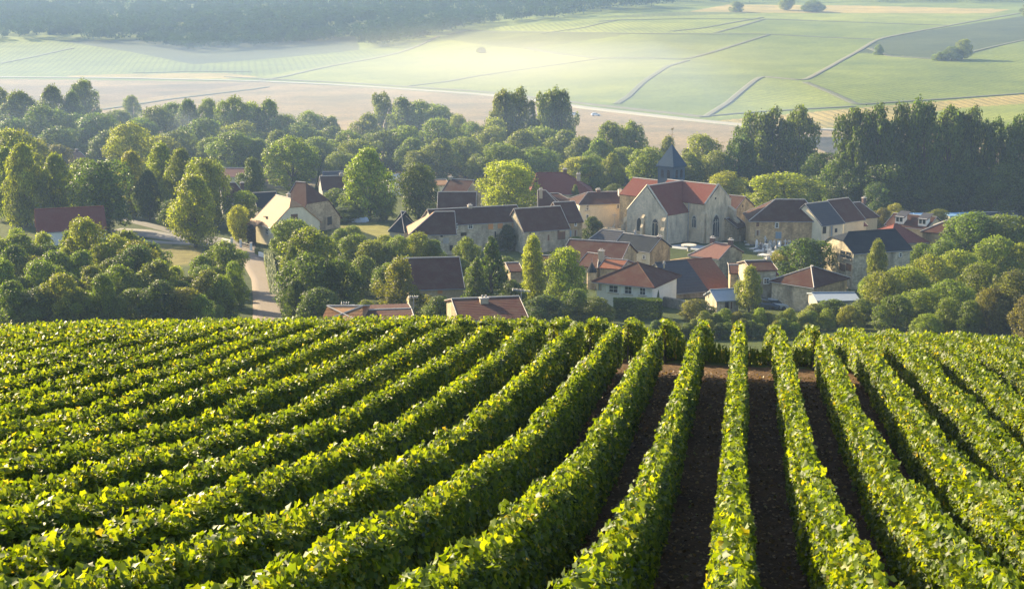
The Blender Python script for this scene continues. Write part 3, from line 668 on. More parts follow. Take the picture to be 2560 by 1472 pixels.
for a in [('round', 880, 585, 680, 90, 'mid'), ('bush', 845, 570, 625, 60, 'mid'), ('bush', 815, 600, 650, 70, 'dark'), ('round', 925, 600, 690, 90, 'lit'), ('bush', 950, 585, 640, 70, 'lit'), ('round', 985, 590, 690, 80, 'mid'), ('round', 1035, 582, 680, 90, 'lit'), ('bush', 1075, 600, 680, 70, 'mid'), ('bush', 1000, 640, 720, 90, 'mid'), ('bush', 900, 640, 730, 90, 'mid'), ('bush', 870, 560, 600, 55, 'bright'), ('bush', 1130, 640, 700, 90, 'mid'), ('bush', 1090, 650, 720, 60, 'mid'), ('round', 960, 655, 740, 80, 'mid'), ('bush', 1180, 650, 720, 70, 'mid'), ('bush', 1250, 640, 700, 90, 'dark'), ('bush', 1105, 690, 740, 60, 'dark')]:
    T(*a, ('seq', 'garden tree between the cottage and the stone farmhouse, {} from the left', GD, 'tree'))
RM = 'bushes of the wooded slope at the right'
for a in [('round', 2400, 534, 660, 150, 'mid'), ('round', 2480, 540, 660, 140, 'mid'), ('round', 2545, 545, 660, 110, 'mid'), ('round', 2455, 592, 720, 110, 'lit'), ('round', 2520, 610, 720, 110, 'lit'), ('bush', 2280, 608, 690, 85, 'mid'), ('round', 2365, 625, 740, 120, 'lit'), ('round', 2300, 640, 750, 110, 'lit'), ('round', 2240, 665, 770, 110, 'lit'), ('round', 2180, 680, 780, 110, 'olive'), ('bush', 2145, 690, 770, 70, 'lit'), ('round', 2420, 660, 790, 120, 'mid'), ('round', 2350, 700, 800, 110, 'mid'), ('round', 2280, 720, 810, 110, 'mid'), ('round', 2500, 680, 830, 130, 'brown'), ('round', 2450, 720, 830, 110, 'brown'), ('bush', 2540, 740, 850, 110, 'brown'), ('bush', 2210, 735, 815, 100, 'mid'), ('bush', 2130, 745, 805, 90, 'mid'), ('bush', 2340, 745, 825, 80, 'lit'), ('bush', 2395, 750, 830, 80, 'mid'), ('bush', 2060, 745, 800, 100, 'mid'), ('bush', 2015, 755, 805, 80, 'olive'), ('bush', 2100, 760, 815, 70, 'olive'), ('round', 2330, 600, 700, 90, 'mid'), ('bush', 2290, 780, 830, 80, 'lit')]:
    T(*a, ('seq', 'leafy tree or bush on the wooded slope at the right, {} from the left', RM, 'bush'))
WD = 'weedy shrubs at the lower edge of the vineyard'
for i in range(12):
    cx = 1740 + i * 27 + 6 * math.sin(i * 3); T('bush', cx, 772 + 6 * math.sin(i * 2.2), 815, 46, ['olive', 'mid', 'lit'][i % 3], ('seq', 'low weedy shrub just beyond the last vines, {} from the left', WD, 'bush'))
for i in range(17):
    cx = 1560 + i * 27 + 7 * math.sin(i * 4); T('bush', cx, 797 + 6 * math.sin(i * 1.7), 838, 44, ['mid', 'olive', 'dark'][i % 3], ('seq', 'low weedy shrub just beyond the last vines, {} from the left', WD, 'bush'))
FT = 'lone trees among the far fields'
for a in [('bush', 2352, 118, 150, 55, 'haze'), ('round', 2380, 100, 148, 45, 'haze'), ('bush', 2325, 130, 150, 40, 'haze'), ('bush', 2172, 112, 136, 26, 'haze'), ('round', 1945, -6, 26, 40, 'haze'), ('bush', 1820, 6, 30, 40, 'haze'), ('bush', 2010, 4, 30, 60, 'haze'), ('bush', 1190, 118, 131, 28, 'haze'), ('round', 2545, 12, 45, 50, 'haze')]:
    T(*a, ('seq', 'small hazy tree among the far fields, {} from the left', FT, 'tree'))
seqs = {}
for t in TREES:
    if isinstance(t[6], tuple): seqs.setdefault(t[6][2], []).append(t)
for g in seqs: seqs[g].sort(key=lambda t: (t[1], t[2]))
for t in TREES:
    ph = t[6]
    if isinstance(ph, tuple): n0 = seqs[ph[2]].index(t) + 1; tree(*t[:6], label=ph[1].format(ordn(n0)), cat=ph[3], group=ph[2])
    else: tree(*t[:6], label=ph)
# clipped hedges
def hedge(pts, h, w, label, tint='dark'):
    for i in range(1):
        P = hit(np.array([p[0] * K for p in pts]), np.array([p[1] * K for p in pts])); a = P[0]; b_ = P[-1]; c = (a + b_) / 2; d = b_ - a
        o = empty('hedge', (c[0], c[1], min(a[2], b_[2]) - .1), label, 'hedge'); cm = PROTO[('hedge', 0)][0]; e = link(bpy.data.objects.new('foliage', cm)); e.parent = o
        L = math.hypot(d[0], d[1]); e.scale = (L, w, h); e.rotation_euler = (0, 0, math.atan2(d[1], d[0])); e.color = (*TINT[tint], 1)
hedge([(1518, 786), (1635, 786)], 2.8, 2.2, 'tall clipped dark hedge in front of the white house')
hedge([(2110, 566), (2190, 562)], 1.6, 1.2, 'low clipped hedge between the brown-roofed barn and the white-gabled house')
hedge([(636, 628), (672, 642)], 1.3, 1.0, 'low clipped hedge right of the cottage gate', 'mid')
hedge([(664, 650), (696, 790)], 2.2, 1.6, 'long sunlit hedge running down the right side of the lane', 'lit')
# ------------------------------------------------------------------ far woods: nobody could count these crowns
def wood(label, polys, spacing, w0, seed):
    rg = np.random.default_rng(seed); PX = []; PYy = []
    for poly in polys:
        xs, ys = zip(*poly); nn_ = int((max(xs) - min(xs)) * (max(ys) - min(ys)) / spacing ** 2)
        x = rg.uniform(min(xs), max(xs), nn_); y = rg.uniform(min(ys), max(ys), nn_); k = inpoly(x, y, poly); PX += list(x[k]); PYy += list(y[k])
    P = hit(np.array(PX) * K, np.array(PYy) * K); P = P[np.hypot(P[:, 0], P[:, 1]) < 4900]; M = len(P)
    g = leaf_geo(1); V = []; Q = []; A_ = []; nv = 0
    nq = 100
    D = rg.normal(size=(M, nq, 3)); D[..., 2] = np.abs(D[..., 2]) * .9 - .15; D /= np.linalg.norm(D, axis=2)[..., None]
    rad_ = (w0 * rg.uniform(.5, 1.3, M))[:, None, None]; ht = rg.uniform(.9, 1.6, M)[:, None]
    Pp = P[:, None, :] + D * rad_ * rg.uniform(.75, 1.1, (M, nq, 1)) * np.stack([np.ones((M, nq)), np.ones((M, nq)), np.ones((M, nq)) * ht], -1); Pp[..., 2] += w0 * .9
    N = D + rg.normal(size=D.shape) * .3
    V, Q, ng = scatter_leaves(Pp.reshape(-1, 3), N.reshape(-1, 3), rg.uniform(.20, .36, M * nq) * w0, g, rg)
    vv = np.repeat(rg.random(M), nq) * .35 + rg.random(M * nq) * .15 + .2
    o = link(bpy.data.objects.new('forest', np_mesh('forest', V - P[0], Q, FARLEAF, {'v': np.repeat(vv, ng)}))); o.location = tuple(P[0]); o.color = (.026, .052, .022, 1)
    return tag(o, label, 'forest', kind='stuff')
wood('hazy wooded hillside across the top of the view', [[(-200, 62), (0, 66), (60, 100), (150, 100), (330, 98), (700, 100), (880, 70), (1150, 30), (1500, 32), (1780, 10), (2700, 4), (2700, -90), (-200, -90)],
  [(-200, 34), (0, 32), (150, 28), (170, 66), (0, 70), (-200, 70)]], 8.5, 7.5, 5)
wood('wooded shoulder whose dark edge drops to the valley in the top centre', [[(893, 122), (886, 95), (935, 62), (1060, 30), (1500, 32), (1400, 48), (1160, 73), (1085, 90), (985, 118)]], 8, 6.0, 6)
wood('strip of woodland along the top of the left combe', [[(-200, 108), (0, 104), (60, 98), (0, 60), (-200, 60)], [(130, 100), (460, 98), (880, 72), (892, 100), (700, 118), (480, 130), (330, 108)]], 8.5, 5.5, 8)
# ------------------------------------------------------------------ buildings
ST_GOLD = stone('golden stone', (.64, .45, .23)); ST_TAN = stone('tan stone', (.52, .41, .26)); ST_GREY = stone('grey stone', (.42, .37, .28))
ST_PALE = stone('pale stone', (.64, .55, .39)); PL_WHITE = plaster('white render', (.74, .72, .66), .12); PL_CREAM = plaster('cream render', (.74, .65, .46), .2)
PL_TAN = plaster('tan render', (.55, .43, .26), .25); PL_GREY = plaster('grey render', (.42, .40, .36), .3)
RF_DARK = tiles('dark brown tiles', (.075, .030, .022)); RF_SLATE = tiles('slate', (.022, .028, .038), .1, 26, .8, .08); RF_BRN = tiles('brown tiles', (.095, .038, .028))
RF_RED = tiles('red tiles', (.20, .060, .048), .15); RF_ORANGE = tiles('orange tiles', (.27, .10, .055), .1, 12); RF_TAN = tiles('sandy tiles', (.42, .23, .11), .1, 10, .6)
RF_PINK = tiles('pinkish tiles', (.26, .13, .10), .15); RF_CHURCH = tiles('church tiles', (.19, .055, .042), .15); RF_GREY = tiles('grey sheet roof', (.065, .065, .078), .1, 6)
RF_METAL = plain('pale metal sheet', (.29, .33, .37), .5, 0, .5); RF_BLUE = plain('blue sheet', (.22, .40, .62), .5)
CAP = plain('sunlit ridge and pale cap', (.46, .42, .38), .8); BRICK = plain('dark brick', (.12, .07, .06), .9); STC = plain('chimney stone', (.46, .38, .27), .9, var=.35)  # CAP's pale tone paints sunlight on ridge tiles; also plain caps and copings
GLASS = plain('window glass', (.03, .04, .05), .12, 0, .8, .3); WHT = plain('white paint', (.75, .75, .72), .5, var=.08); WOOD = plain('brown wood', (.16, .075, .035), .8, var=.35)
ORW = plain('orange shutter paint', (.62, .28, .09), .7); BLUEP = plain('blue-grey paint', (.20, .28, .34), .6); DARKO = plain('dark opening', (.02, .018, .016), .9); ZINC = plain('zinc', (.30, .31, .33), .5)
LEAD = plain('stone tracery', (.50, .45, .36), .85)
def up3(v): return np.array([v[0], v[1], 0.0])
def house(eL, eR, yr, h, D, roof, wall, label, cat='house', name='house', hl=0, hr=0, kL=1, kR=1, win=(), chim=(), over=.35, below=3.0, gable=None, cap=CAP, group=None, xr=None, verge=True, rise=None, dist=None):
    """eL, eR: photo pixels of the two ends of the front eave; yr: photo row of the ridge; h: eave height above the ground at eL"""
    A = hit(eL[0], eL[1], h) if dist is None else ray(*eL) * dist
    B = plane_hit(eR[0], eR[1], A, ZU); A = np.array(A); B[2] = A[2]
    ab = B - A; Wd = np.linalg.norm(ab); a = ab / Wd; b = np.cross(ZU, a); root = empty(name, (*((A + B) / 2 + b * D / 2)[:2], 0), label, cat, group)
    zs = [gz(*(A + a * u + b * v)[:2]) for u in (0, Wd) for v in (0, D)]; zb = min(zs) - .4
    root.location.z = zb; ze = A[2]
    M = A + a * Wd / 2 + b * D / 2
    if rise is None: rise = solve_z(M[:2], yr) - ze
    rise = float(np.clip(rise, .25, 9)); zr = ze + rise
    L_ = lambda u, v, z: A * [1, 1, 0] + a * u + b * v + np.array([0, 0, z])
    # walls
    w = MB(); hL = hl > 0 and kL == 1; hR = hr > 0 and kR == 1
    top = lambda u, v: ze - .02
    w.poly([L_(0, 0, zb), L_(Wd, 0, zb), L_(Wd, 0, ze), L_(0, 0, ze)]); w.poly([L_(Wd, D, zb), L_(0, D, zb), L_(0, D, ze), L_(Wd, D, ze)])
    def endwall(u, k, hip):
        pts = [L_(u, 0, zb), L_(u, D, zb), L_(u, D, ze)]
        if hip == 0: pts += [L_(u, D / 2, zr - .05)]
        elif k < 1: zt = ze + rise * (1 - k) - .05; pts += [L_(u, D - D / 2 * (1 - k), zt), L_(u, D / 2 * (1 - k), zt)]
        pts += [L_(u, 0, ze)]; return pts
    g = MB()
    (w if gable is None else g).poly(endwall(Wd, kR, hr)); w.poly(endwall(0, kL, hl)[::-1])
    w.build('wall', wall, root)
    if gable is not None: g.build('gable_wall', gable, root)
    # roof
    r = MB(); t = .16; o = over; sl = rise / (D / 2); dz = -o * sl
    vl, vr = (hl if kL == 1 else 0), (hr if kR == 1 else 0)
    ol = 0.2 if hl == 0 or kL < 1 else o; orr = 0.2 if hr == 0 or kR < 1 else o
    zo = ze + dz + t * .6; zr2 = zr + t * .6
    def corner(end, v):                       # eave corner
        u = -ol if end == 0 else Wd + orr; return L_(u, -o if v == 0 else D + o, zo)
    def side_pts(v):                          # front (v=0) or back slope polygon
        pts = [corner(0, v), corner(1, v)]
        kk = lambda k: D / 2 * (1 - k)
        if hr > 0 and kR < 1: vv = kk(kR); pts += [L_(Wd + orr, vv if v == 0 else D - vv, ze + rise * (1 - kR) + t * .6), L_(Wd - hr, D / 2, zr2)]
        elif hr > 0: pts += [L_(Wd - hr, D / 2, zr2)]
        else: pts += [L_(Wd + orr, D / 2, zr2)]
        if hl > 0 and kL < 1: vv = kk(kL); pts += [L_(hl, D / 2, zr2), L_(-ol, vv if v == 0 else D - vv, ze + rise * (1 - kL) + t * .6)]
        elif hl > 0: pts += [L_(hl, D / 2, zr2)]
        else: pts += [L_(-ol, D / 2, zr2)]
        return pts
    r.slab(side_pts(0), t); r.slab(side_pts(1)[::-1], t)
    for hip, k, end in ((hl, kL, 0), (hr, kR, 1)):
        if hip > 0:
            u = -ol if end == 0 else Wd + orr; ur = hip if end == 0 else Wd - hip
            if k == 1: p = [corner(end, 0), corner(end, 1), L_(ur, D / 2, zr2)]
            else: vv = D / 2 * (1 - k); z_ = ze + rise * (1 - k) + t * .6; p = [L_(u, vv, z_), L_(u, D - vv, z_), L_(ur, D / 2, zr2)]
            r.slab(p if end == 1 else p[::-1], t)
    ro = r.build('roof', roof, root)
    c = MB(); z3 = zr2 + .04; u0 = hl if hl > 0 else -ol; u1 = Wd - hr if hr > 0 else Wd + orr
    c.tube(L_(u0, D / 2, z3), L_(u1, D / 2, z3), .11, n=6)
    for hip, k, end in ((hl, kL, 0), (hr, kR, 1)):
        ur = hl if end == 0 else Wd - hr
        for v in (0, 1):
            if hip > 0 and k == 1: c.tube(L_(ur, D / 2, z3), corner(end, v) + [0, 0, .06], .08, n=5)
            elif hip == 0 and verge: u = -ol if end == 0 else Wd + orr; c.tube(L_(u, D / 2, z3), corner(end, v) + [0, 0, .05], .05, n=5)
    q = c.build('ridge_cap', cap, root); q.parent = ro
    if rise > 1.0 and Wd > 5:
        e = MB(); e.tube(corner(0, 0) - [0, 0, .12] - b * .05, corner(1, 0) - [0, 0, .12] - b * .05, .06, n=5); e.build('gutter', ZINC, root).parent = ro
    faces = {'F': (A, -b, a), 'R': (B, a, b), 'L': (A, -a, -b)}
    for wi in win: window(root, faces, *wi)
    for ch in chim: chimney(root, L_, Wd, D, ze, rise, ro, *ch)
    root['_'] = 0; del root['_']
    return root, L_, dict(A=A, B=B, a=a, b=b, W=Wd, D=D, ze=ze, zr=zr, zb=zb, faces=faces)
def window(root, faces, face, px, py, w, h, kind='window', mat=None):
    P0, n, t = faces[face]; C = plane_hit(px, py, P0 + n * .02, n); s = (C @ FWD) / F
    ww = w * s / max(.35, abs(np.dot(t, RIGHT))); hh = h * s / cp
    if kind == 'window':
        fr = MB(); fr.box(C, t, n, ZU, ww + .16, .14, hh + .16); fo = fr.build('window', mat or WHT, root)
        pn = MB(); k = 2 if ww > .7 else 1; m_ = .05
        for i in range(k * 2):
            cx_ = ((i % k) + .5) / k - .5; cz = (.25 if i < k else -.25)
            pn.box(C + t * cx_ * ww + ZU * cz * hh + n * .045, t, n, ZU, ww / k - m_, .07, hh / 2 - m_)
        p = pn.build('pane', GLASS, root); p.parent = fo
        sl_ = MB(); sl_.box(C - ZU * (hh / 2 + .13) + n * .07, t, n, ZU, ww + .4, .22, .1); s2 = sl_.build('sill', STC, root); s2.parent = fo
    elif kind == 'door':
        fr = MB(); fr.box(C, t, n, ZU, ww + .2, .12, hh + .1); fo = fr.build('door', STC, root)
        pn = MB(); pn.box(C + n * .04, t, n, ZU, ww / 2 - .03, .10, hh - .06) if ww < .9 else (pn.box(C + n * .04 - t * ww / 4, t, n, ZU, ww / 2 - .03, .10, hh - .06), pn.box(C + n * .04 + t * ww / 4, t, n, ZU, ww / 2 - .03, .10, hh - .06))
        p = pn.build('door_leaf', mat or WOOD, root); p.parent = fo
    elif kind == 'shutter':
        fr = MB(); fr.box(C, t, n, ZU, ww, .12, hh)
        for i in range(2): fr.box(C + t * (i - .5) * ww * .5 + n * .06, t, n, ZU, ww / 2 - .05, .06, hh - .06)
        fr.build('shutter', mat or ORW, root)
    elif kind == 'hole':
        fr = MB(); fr.box(C, t, n, ZU, ww, .08, hh); fr.build('opening', mat or DARKO, root)
    elif kind == 'skylight':
        pass
def chimney(root, L_, Wd, D, ze, rise, ro, u, v, w, hh, mat, *rest):
    u *= Wd; v *= D; z = ze + rise * (1 - abs(v - D / 2) / (D / 2)); m = MB(); top = ze + rise + hh
    c = (L_(u, v, z - .4) + L_(u, v, top)) / 2; ax = (L_(1, 0, 0) - L_(0, 0, 0)); bx = (L_(0, 1, 0) - L_(0, 0, 0))
    m.box(c, ax, bx, ZU, w, w * .75, top - z + .4); o = m.build('chimney', mat, root); o.parent = ro
    k = MB(); k.box(L_(u, v, top + .06), ax, bx, ZU, w + .16, w * .75 + .16, .12)
    for i in (-1, 1): k.lathe(L_(u + i * w * .22, v, top + .12), [(.13, 0), (.11, .3), (.0, .3)], 8)
    q = k.build('chimney_cap', CAP, root); q.parent = o
def PX(c, x, y): x0, y0, s = c; return (x0 + x / s, y0 + y / s)
# --- left side
house((94, 578), (264, 569), 521, 3.0, 7.5, RF_RED, PL_WHITE, 'white-walled barn with a plain dark red roof behind the left scrub', 'barn', 'barn', cap=RF_RED)
house((176, 403), (220, 401), 381, 4.5, 8, RF_PINK, PL_CREAM, 'small pink-roofed house half hidden in the left grove', hr=1.5, chim=[(.5, .5, .8, .8, BRICK)])
house((150, 512), (192, 508), 487, 3.0, 6, RF_BRN, PL_GREY, 'little brown-roofed outbuilding behind the red-roofed barn', 'shed', 'shed')
r, L_, d = house((634, 549), (682, 563), 495, 4.6, 10.5, RF_TAN, PL_CREAM, 'cream cottage with a bright sandy tiled roof and timber porch above the gate', 'cottage', 'cottage', hr=2.2, kR=.3, over=.6,
  win=[('R', 736, 544, 15, 17, 'shutter', WOOD), ('F', 668, 579, 8, 13, 'window', WHT), ('F', 676, 578, 5, 12, 'shutter', WHT)], chim=[(.35, .62, .8, .5, STC)])
pm = MB()
for u in (.4, 2.3, 4.0): pm.box(L_(u, -1.6, (d['ze'] + d['zb']) / 2 - .3), d['a'], d['b'], ZU, .22, .22, d['ze'] - d['zb'] - .6)
pm.box(L_(2.2, -1.6, d['ze'] - .65), d['a'], d['b'], ZU, 4.2, .24, .26); pm.box(L_(2.2, -1.6, d['zb'] + 1.6), d['a'], d['b'], ZU, 4.2, .1, .12); pm.build('porch', WOOD, r)
pr_ = MB(); pr_.slab([L_(-.4, -2.1, d['ze'] - .9), L_(4.6, -2.1, d['ze'] - .9), L_(4.6, -.2, d['ze'] + .25), L_(-.4, -.2, d['ze'] + .25)], .15); pr_.build('porch_roof', RF_TAN, r)
sk = MB(); sk.box(L_(4.1, 1.0, d['ze'] + (d['zr'] - d['ze']) * 1.0 / 5.25 + .18), d['a'], d['b'], ZU, .9, 1.1, .12); sk.build('skylight', GLASS, r)
house((686, 556), (737, 562), 458, 2.4, 14.5, RF_BRN, ST_TAN, 'large stone barn with a half-hipped gable behind the sandy-roofed cottage', 'barn', 'barn', hr=3.2, kR=.5, over=.5, win=[('R', 824, 552, 9, 20, 'hole')])
house((645, 520), (700, 517), 482, 3.5, 9, RF_SLATE, PL_GREY, 'low dark slate outbuilding at the left foot of the stone barn', 'shed', 'shed')
house((556, 494), (614, 492), 458, 4, 8, RF_BRN, PL_GREY, 'dark-roofed house with brick chimney left of the narrow oval tree', hr=2, chim=[(.9, .3, .9, .2, BRICK)])
house((545, 441), (606, 442), 421, 4, 8, RF_PINK, PL_CREAM, 'hazy pale-roofed house beyond the dark-roofed houses on the left')
house((806, 474), (872, 472), 441, 4, 9, RF_BRN, PL_GREY, 'wide brown-roofed house between the small conifer and the tall pale tree', chim=[(.8, .5, .8, .6, STC)])
house((810, 450), (862, 449), 430, 4, 7, RF_GREY, PL_CREAM, 'grey-roofed house behind the wide brown-roofed one')
house((975, 452), (1010, 450), 437, 4, 7, RF_METAL, PL_WHITE, 'small house with a bluish metal roof behind the dense dark tree')
# --- centre
r, L_, d = house((1026, 585), (1139, 583), 531, 4.2, 9.5, RF_DARK, ST_PALE, 'farm building with hipped dark roof and a sunlit end slope painted tan', 'farm building', 'farm_building', hl=5.0,
  win=[('F', 1104, 590, 6, 6, 'hole'), ('F', 1115, 602, 14, 14, 'shutter', PL_GREY), ('F', 1128, 620, 8, 14, 'hole')])
e = MB(); A_, B_ = d['A'], d['B']
e.slab([L_(-.37, -.33, d['ze'] + .08 - .2), L_(4.9, 4.75, d['zr'] + .16), L_(-.37, 9.85, d['ze'] + .08 - .2)], .06); e.build('sunlit_end_slope', RF_TAN, r)  # tan sheet laid over the dark hip paints its sunlit side
house((975, 574), (1010, 577), 530, 3.6, 5, RF_SLATE, PL_GREY, 'small annex with a steep pointed slate roof left of the hipped farm building', 'annex', 'annex', hl=2.2, hr=2.2)
house((1086, 563), (1308, 551), 520, 5.6, 8.5, RF_DARK, ST_PALE, 'long stone farmhouse with orange shutters and a blue awning', 'farmhouse', 'farmhouse', chim=[(.47, .5, .8, .5, STC), ],
  win=[('F', 1176, 565, 10, 12), ('F', 1226.8, 566, 12, 14, 'shutter'), ('F', 1250.7, 564, 12, 14, 'shutter'), ('F', 1285.6, 569, 9, 24, 'shutter'), ('F', 1159, 586, 14, 9, 'hole'), ('F', 1238, 586, 8, 15, 'door', DARKO), ('F', 1274.6, 583, 11, 17, 'shutter'), ('F', 1140, 566, 7, 12, 'window')])
house((1309, 577), (1422, 569), 520, 4.4, 8.5, RF_BRN, ST_PALE, 'stone farmhouse wing with a tall brown barn door right of the long farmhouse', 'farmhouse', 'farmhouse',
  win=[('F', 1403, 589, 20, 20, 'door'), ('F', 1371, 594, 9, 15, 'door'), ('F', 1326, 583, 5, 5, 'hole'), ('F', 1396, 575, 5, 14, 'shutter', WOOD)])
house((1310, 601), (1360, 599), 589, 2.2, 3.5, RF_PINK, ST_PALE, 'low lean-to with pinkish roof against the farmhouse wing', 'lean-to', 'lean_to')
house((1406, 556), (1456, 553), 506, 4.6, 9, RF_BRN, ST_GOLD, 'narrow golden-walled house with two dark doors right of the barn door', win=[('F', 1426, 584, 8, 16, 'door', BLUEP), ('F', 1438, 583, 9, 16, 'door'), ('F', 1439, 561, 4, 7, 'window')])
house((1095, 522), (1188, 522), 481, 4, 9, RF_DARK, PL_GREY, 'dark-roofed barn directly behind the long farmhouse chimney', 'barn', 'barn')
house((1106, 480), (1164, 484), 450, 4, 8, RF_BRN, ST_GREY, 'mossy-roofed house with stone gable behind the dark-roofed barn', gable=ST_GREY, chim=[(.02, .5, .9, .5, STC)])
house((1085, 463), (1120, 462), 450, 4, 7, RF_TAN, PL_CREAM, 'small sandy-roofed house left of the mossy-roofed one')
house((1328, 484), (1482, 484), 433, 5, 12, RF_RED, PL_CREAM, 'large house with broad reddish hipped roof right of the big yellow-green tree', hr=6.5, hl=1.5, chim=[(.56, .5, .9, .9, BRICK), (.78, .35, .9, 0, STC)], cap=RF_RED)
house((1347, 522), (1404, 522), 477, 4, 8, RF_BRN, ST_TAN, 'steep dark-roofed house right of the yellow-green tree', hr=3.5, chim=[(.1, .3, .7, .5, STC)])
house((1378, 502), (1424, 501), 484, 4.2, 8, RF_BRN, ST_TAN, 'small house with mossy roof below the large reddish one', hr=2)
house((1449, 510), (1580, 506), 481, 5.6, 8.5, RF_DARK, PL_CREAM, 'cream two-storey house with dark hipped roof left of the church', hl=3, hr=0, chim=[(.83, .3, .8, .6, PL_WHITE), (.45, .5, .9, .6, BRICK)],
  win=[('F', 1468.5, 519, 6, 13), ('F', 1468.5, 543, 5, 12), ('F', 1545, 516, 6, 9)])
house((1548, 514), (1580, 511), 493, 3.4, 6, RF_DARK, WOOD, 'open brown timber shed tucked against the left side of the church', 'shed', 'shed', win=[('F', 1563, 522, 22, 14, 'hole')])
house((1474, 600), (1540, 607), 577, 2.6, 6, RF_GREY, PL_GREY, 'low building with a plain grey-brown roof in front of the calvary cross', 'outbuilding', 'outbuilding', hl=1)
house((1534, 616), (1625, 628), 590, 3.6, 6.5, RF_SLATE, PL_CREAM, 'slate-roofed house with golden gable in front of the church', gable=ST_GOLD, chim=[(.97, .5, .8, .25, BRICK), (.3, .5, .25, .5, ZINC)], win=[('F', 1610, 643, 5, 8, 'window')])  # bounced light on the gable is painted as a warmer gold stone
house((1402, 645), (1550, 655), 604, 3.5, 10, RF_BRN, ST_TAN, 'big brown-roofed barn with tan stone gable between the glowing trees and the church', 'barn', 'barn', gable=ST_GOLD)  # gold gable stone has the warm bounced light put into its colour
house((1726, 637), (1798, 646), 608, 3.6, 8, RF_PINK, ST_PALE, 'stone house with pinkish roof and two dark chimneys in front of the church', gable=ST_TAN, hl=2.5, chim=[(.35, .5, .75, .8, BRICK), (.98, .5, .75, .8, BRICK)])  # gable stone warmer than the walls, standing in for bounced light
house((1446, 662), (1492, 668), 636, 3.0, 6, RF_BRN, PL_TAN, 'small brown-roofed house with pale ridge behind the slate turret', hr=1.5, chim=[(.92, .3, .85, .9, STC)])
house((1500, 668), (1552, 672), 650, 3.0, 6, RF_ORANGE, ST_TAN, 'little orange-roofed outbuilding between the brown barn and the white house', 'outbuilding', 'outbuilding')
house((1492, 700), (1631, 714), 657, 3.9, 9.5, RF_BRN, PL_WHITE, 'white house with dark hipped roof and blue-framed windows at the vineyard edge', hl=4.5, hr=4.5, over=.6, cap=RF_BRN, chim=[(.98, .5, .18, .2, PL_TAN)],
  win=[('F', 1534, 722, 20, 17), ('F', 1518, 722, 5, 17, 'shutter', WHT), ('F', 1571, 725, 16, 18), ('F', 1556, 724, 7, 18, 'shutter', WHT), ('F', 1607, 728, 13, 17), ('F', 1600, 716, 0.1, .1, 'hole'), ('F', 1499.6, 716, 6, 17, 'door', BLUEP)])
house((1690, 731), (1766, 724), 655, 1.0, 13, RF_GREY, ST_GREY, 'shed with a steep grey-blue sheet roof right of the white house', 'shed', 'shed', cap=RF_GREY, verge=False)
house((1768, 724), (1830, 718), 649, 1.1, 13, RF_ORANGE, ST_TAN, 'tall stone shed with orange-red tiled roof', 'shed', 'shed', cap=RF_RED, verge=False)
house((1792, 751), (1847, 748), 725, 1.9, 4.4, RF_METAL, ST_PALE, 'low lean-to with pale metal roof and brown door below the orange-tiled shed', 'lean-to', 'lean_to', cap=RF_METAL, verge=False, win=[('F', 1828, 763, 8, 18, 'door'), ('F', 1817, 763, 9, 18, 'hole')])
house((1826, 683), (1872, 684), 664, 4.5, 8, RF_DARK, ST_TAN, 'stone outbuilding with dark roof behind the slim olive tree', 'outbuilding', 'outbuilding')
house((1880, 676), (1940, 674), 653, 5.6, 6, RF_DARK, ST_PALE, 'stone house with dark roof and blue-framed window below the graveyard wall', win=[('F', 1916, 702, 13, 12)], chim=[(.96, .5, .6, .3, STC)])
house((1896, 688), (1942, 686), 677, 4.6, 2.4, RF_RED, PL_TAN, 'short reddish lean-to canopy in front of the blue-framed window house', 'lean-to', 'lean_to')
house((1022, 722), (1158, 718), 646, 3.0, 13, RF_BRN, PL_TAN, 'house with a large dark brown roof and white chimney behind the birch', chim=[(.93, .26, .8, -2.2, PL_CREAM)], win=[('F', 1100, 728, 12, 12, 'shutter', ORW)])
house((1150, 800), (1316, 793), 746, 3.2, 11, RF_BRN, ST_TAN, 'brown-roofed house with thick stone chimney just beyond the vines', chim=[(.45, .38, 1.0, .3, STC)], dist=168)
house((888, 802), (1032, 797), 776, 3.0, 8, RF_BRN, ST_TAN, 'low brown-roofed house whose ridge just clears the vines', dist=166)
house((806, 806), (898, 806), 767, 3.2, 8.5, RF_TAN, PL_CREAM, 'small house with peaked orange-tan hipped roof just above the vines', hl=4.2, hr=4.2, dist=162)
# --- right
house((1800, 521), (1838, 525), 491, 5, 8, RF_BRN, ST_GOLD, 'golden gabled house peeking out behind the right church gable', gable=ST_GOLD, win=[('R', 1857, 515, 2.5, 6, 'hole')])
house((1842, 569), (1868, 565), 545, 3, 6, RF_DARK, ST_TAN, 'small dark-roofed shed between the church and the golden farmhouse', 'shed', 'shed')
house((1876, 550), (2053, 551), 500, 5.2, 9.5, RF_DARK, ST_GOLD, 'long golden stone farmhouse with dark hipped roof behind the graveyard', 'farmhouse', 'farmhouse', hl=5.5, hr=2.6,
  win=[('F', 1894.4, 561, 7, 11, 'shutter', WOOD), ('F', 1942, 563, 7, 11), ('F', 2037.8, 562, 8, 12, 'shutter', WOOD), ('F', 1946, 588, 14, 17, 'door', BLUEP), ('F', 1894, 582, 9, 13, 'door'), ('F', 2040, 581, 16, 10, 'shutter', WOOD)])
house((2054, 562), (2108, 555), 508, 4.6, 9, RF_GREY, PL_CREAM, 'house with plain slate roof and dark openings right of the golden farmhouse', win=[('F', 2061, 575, 10, 18, 'hole'), ('F', 2078, 578, 8, 26, 'door', BLUEP), ('F', 2090, 576, 7, 10, 'hole')])
house((2110, 553), (2160, 546), 499, 4.2, 9, RF_BRN, PL_CREAM, 'brown-roofed house right of the slate-roofed one')
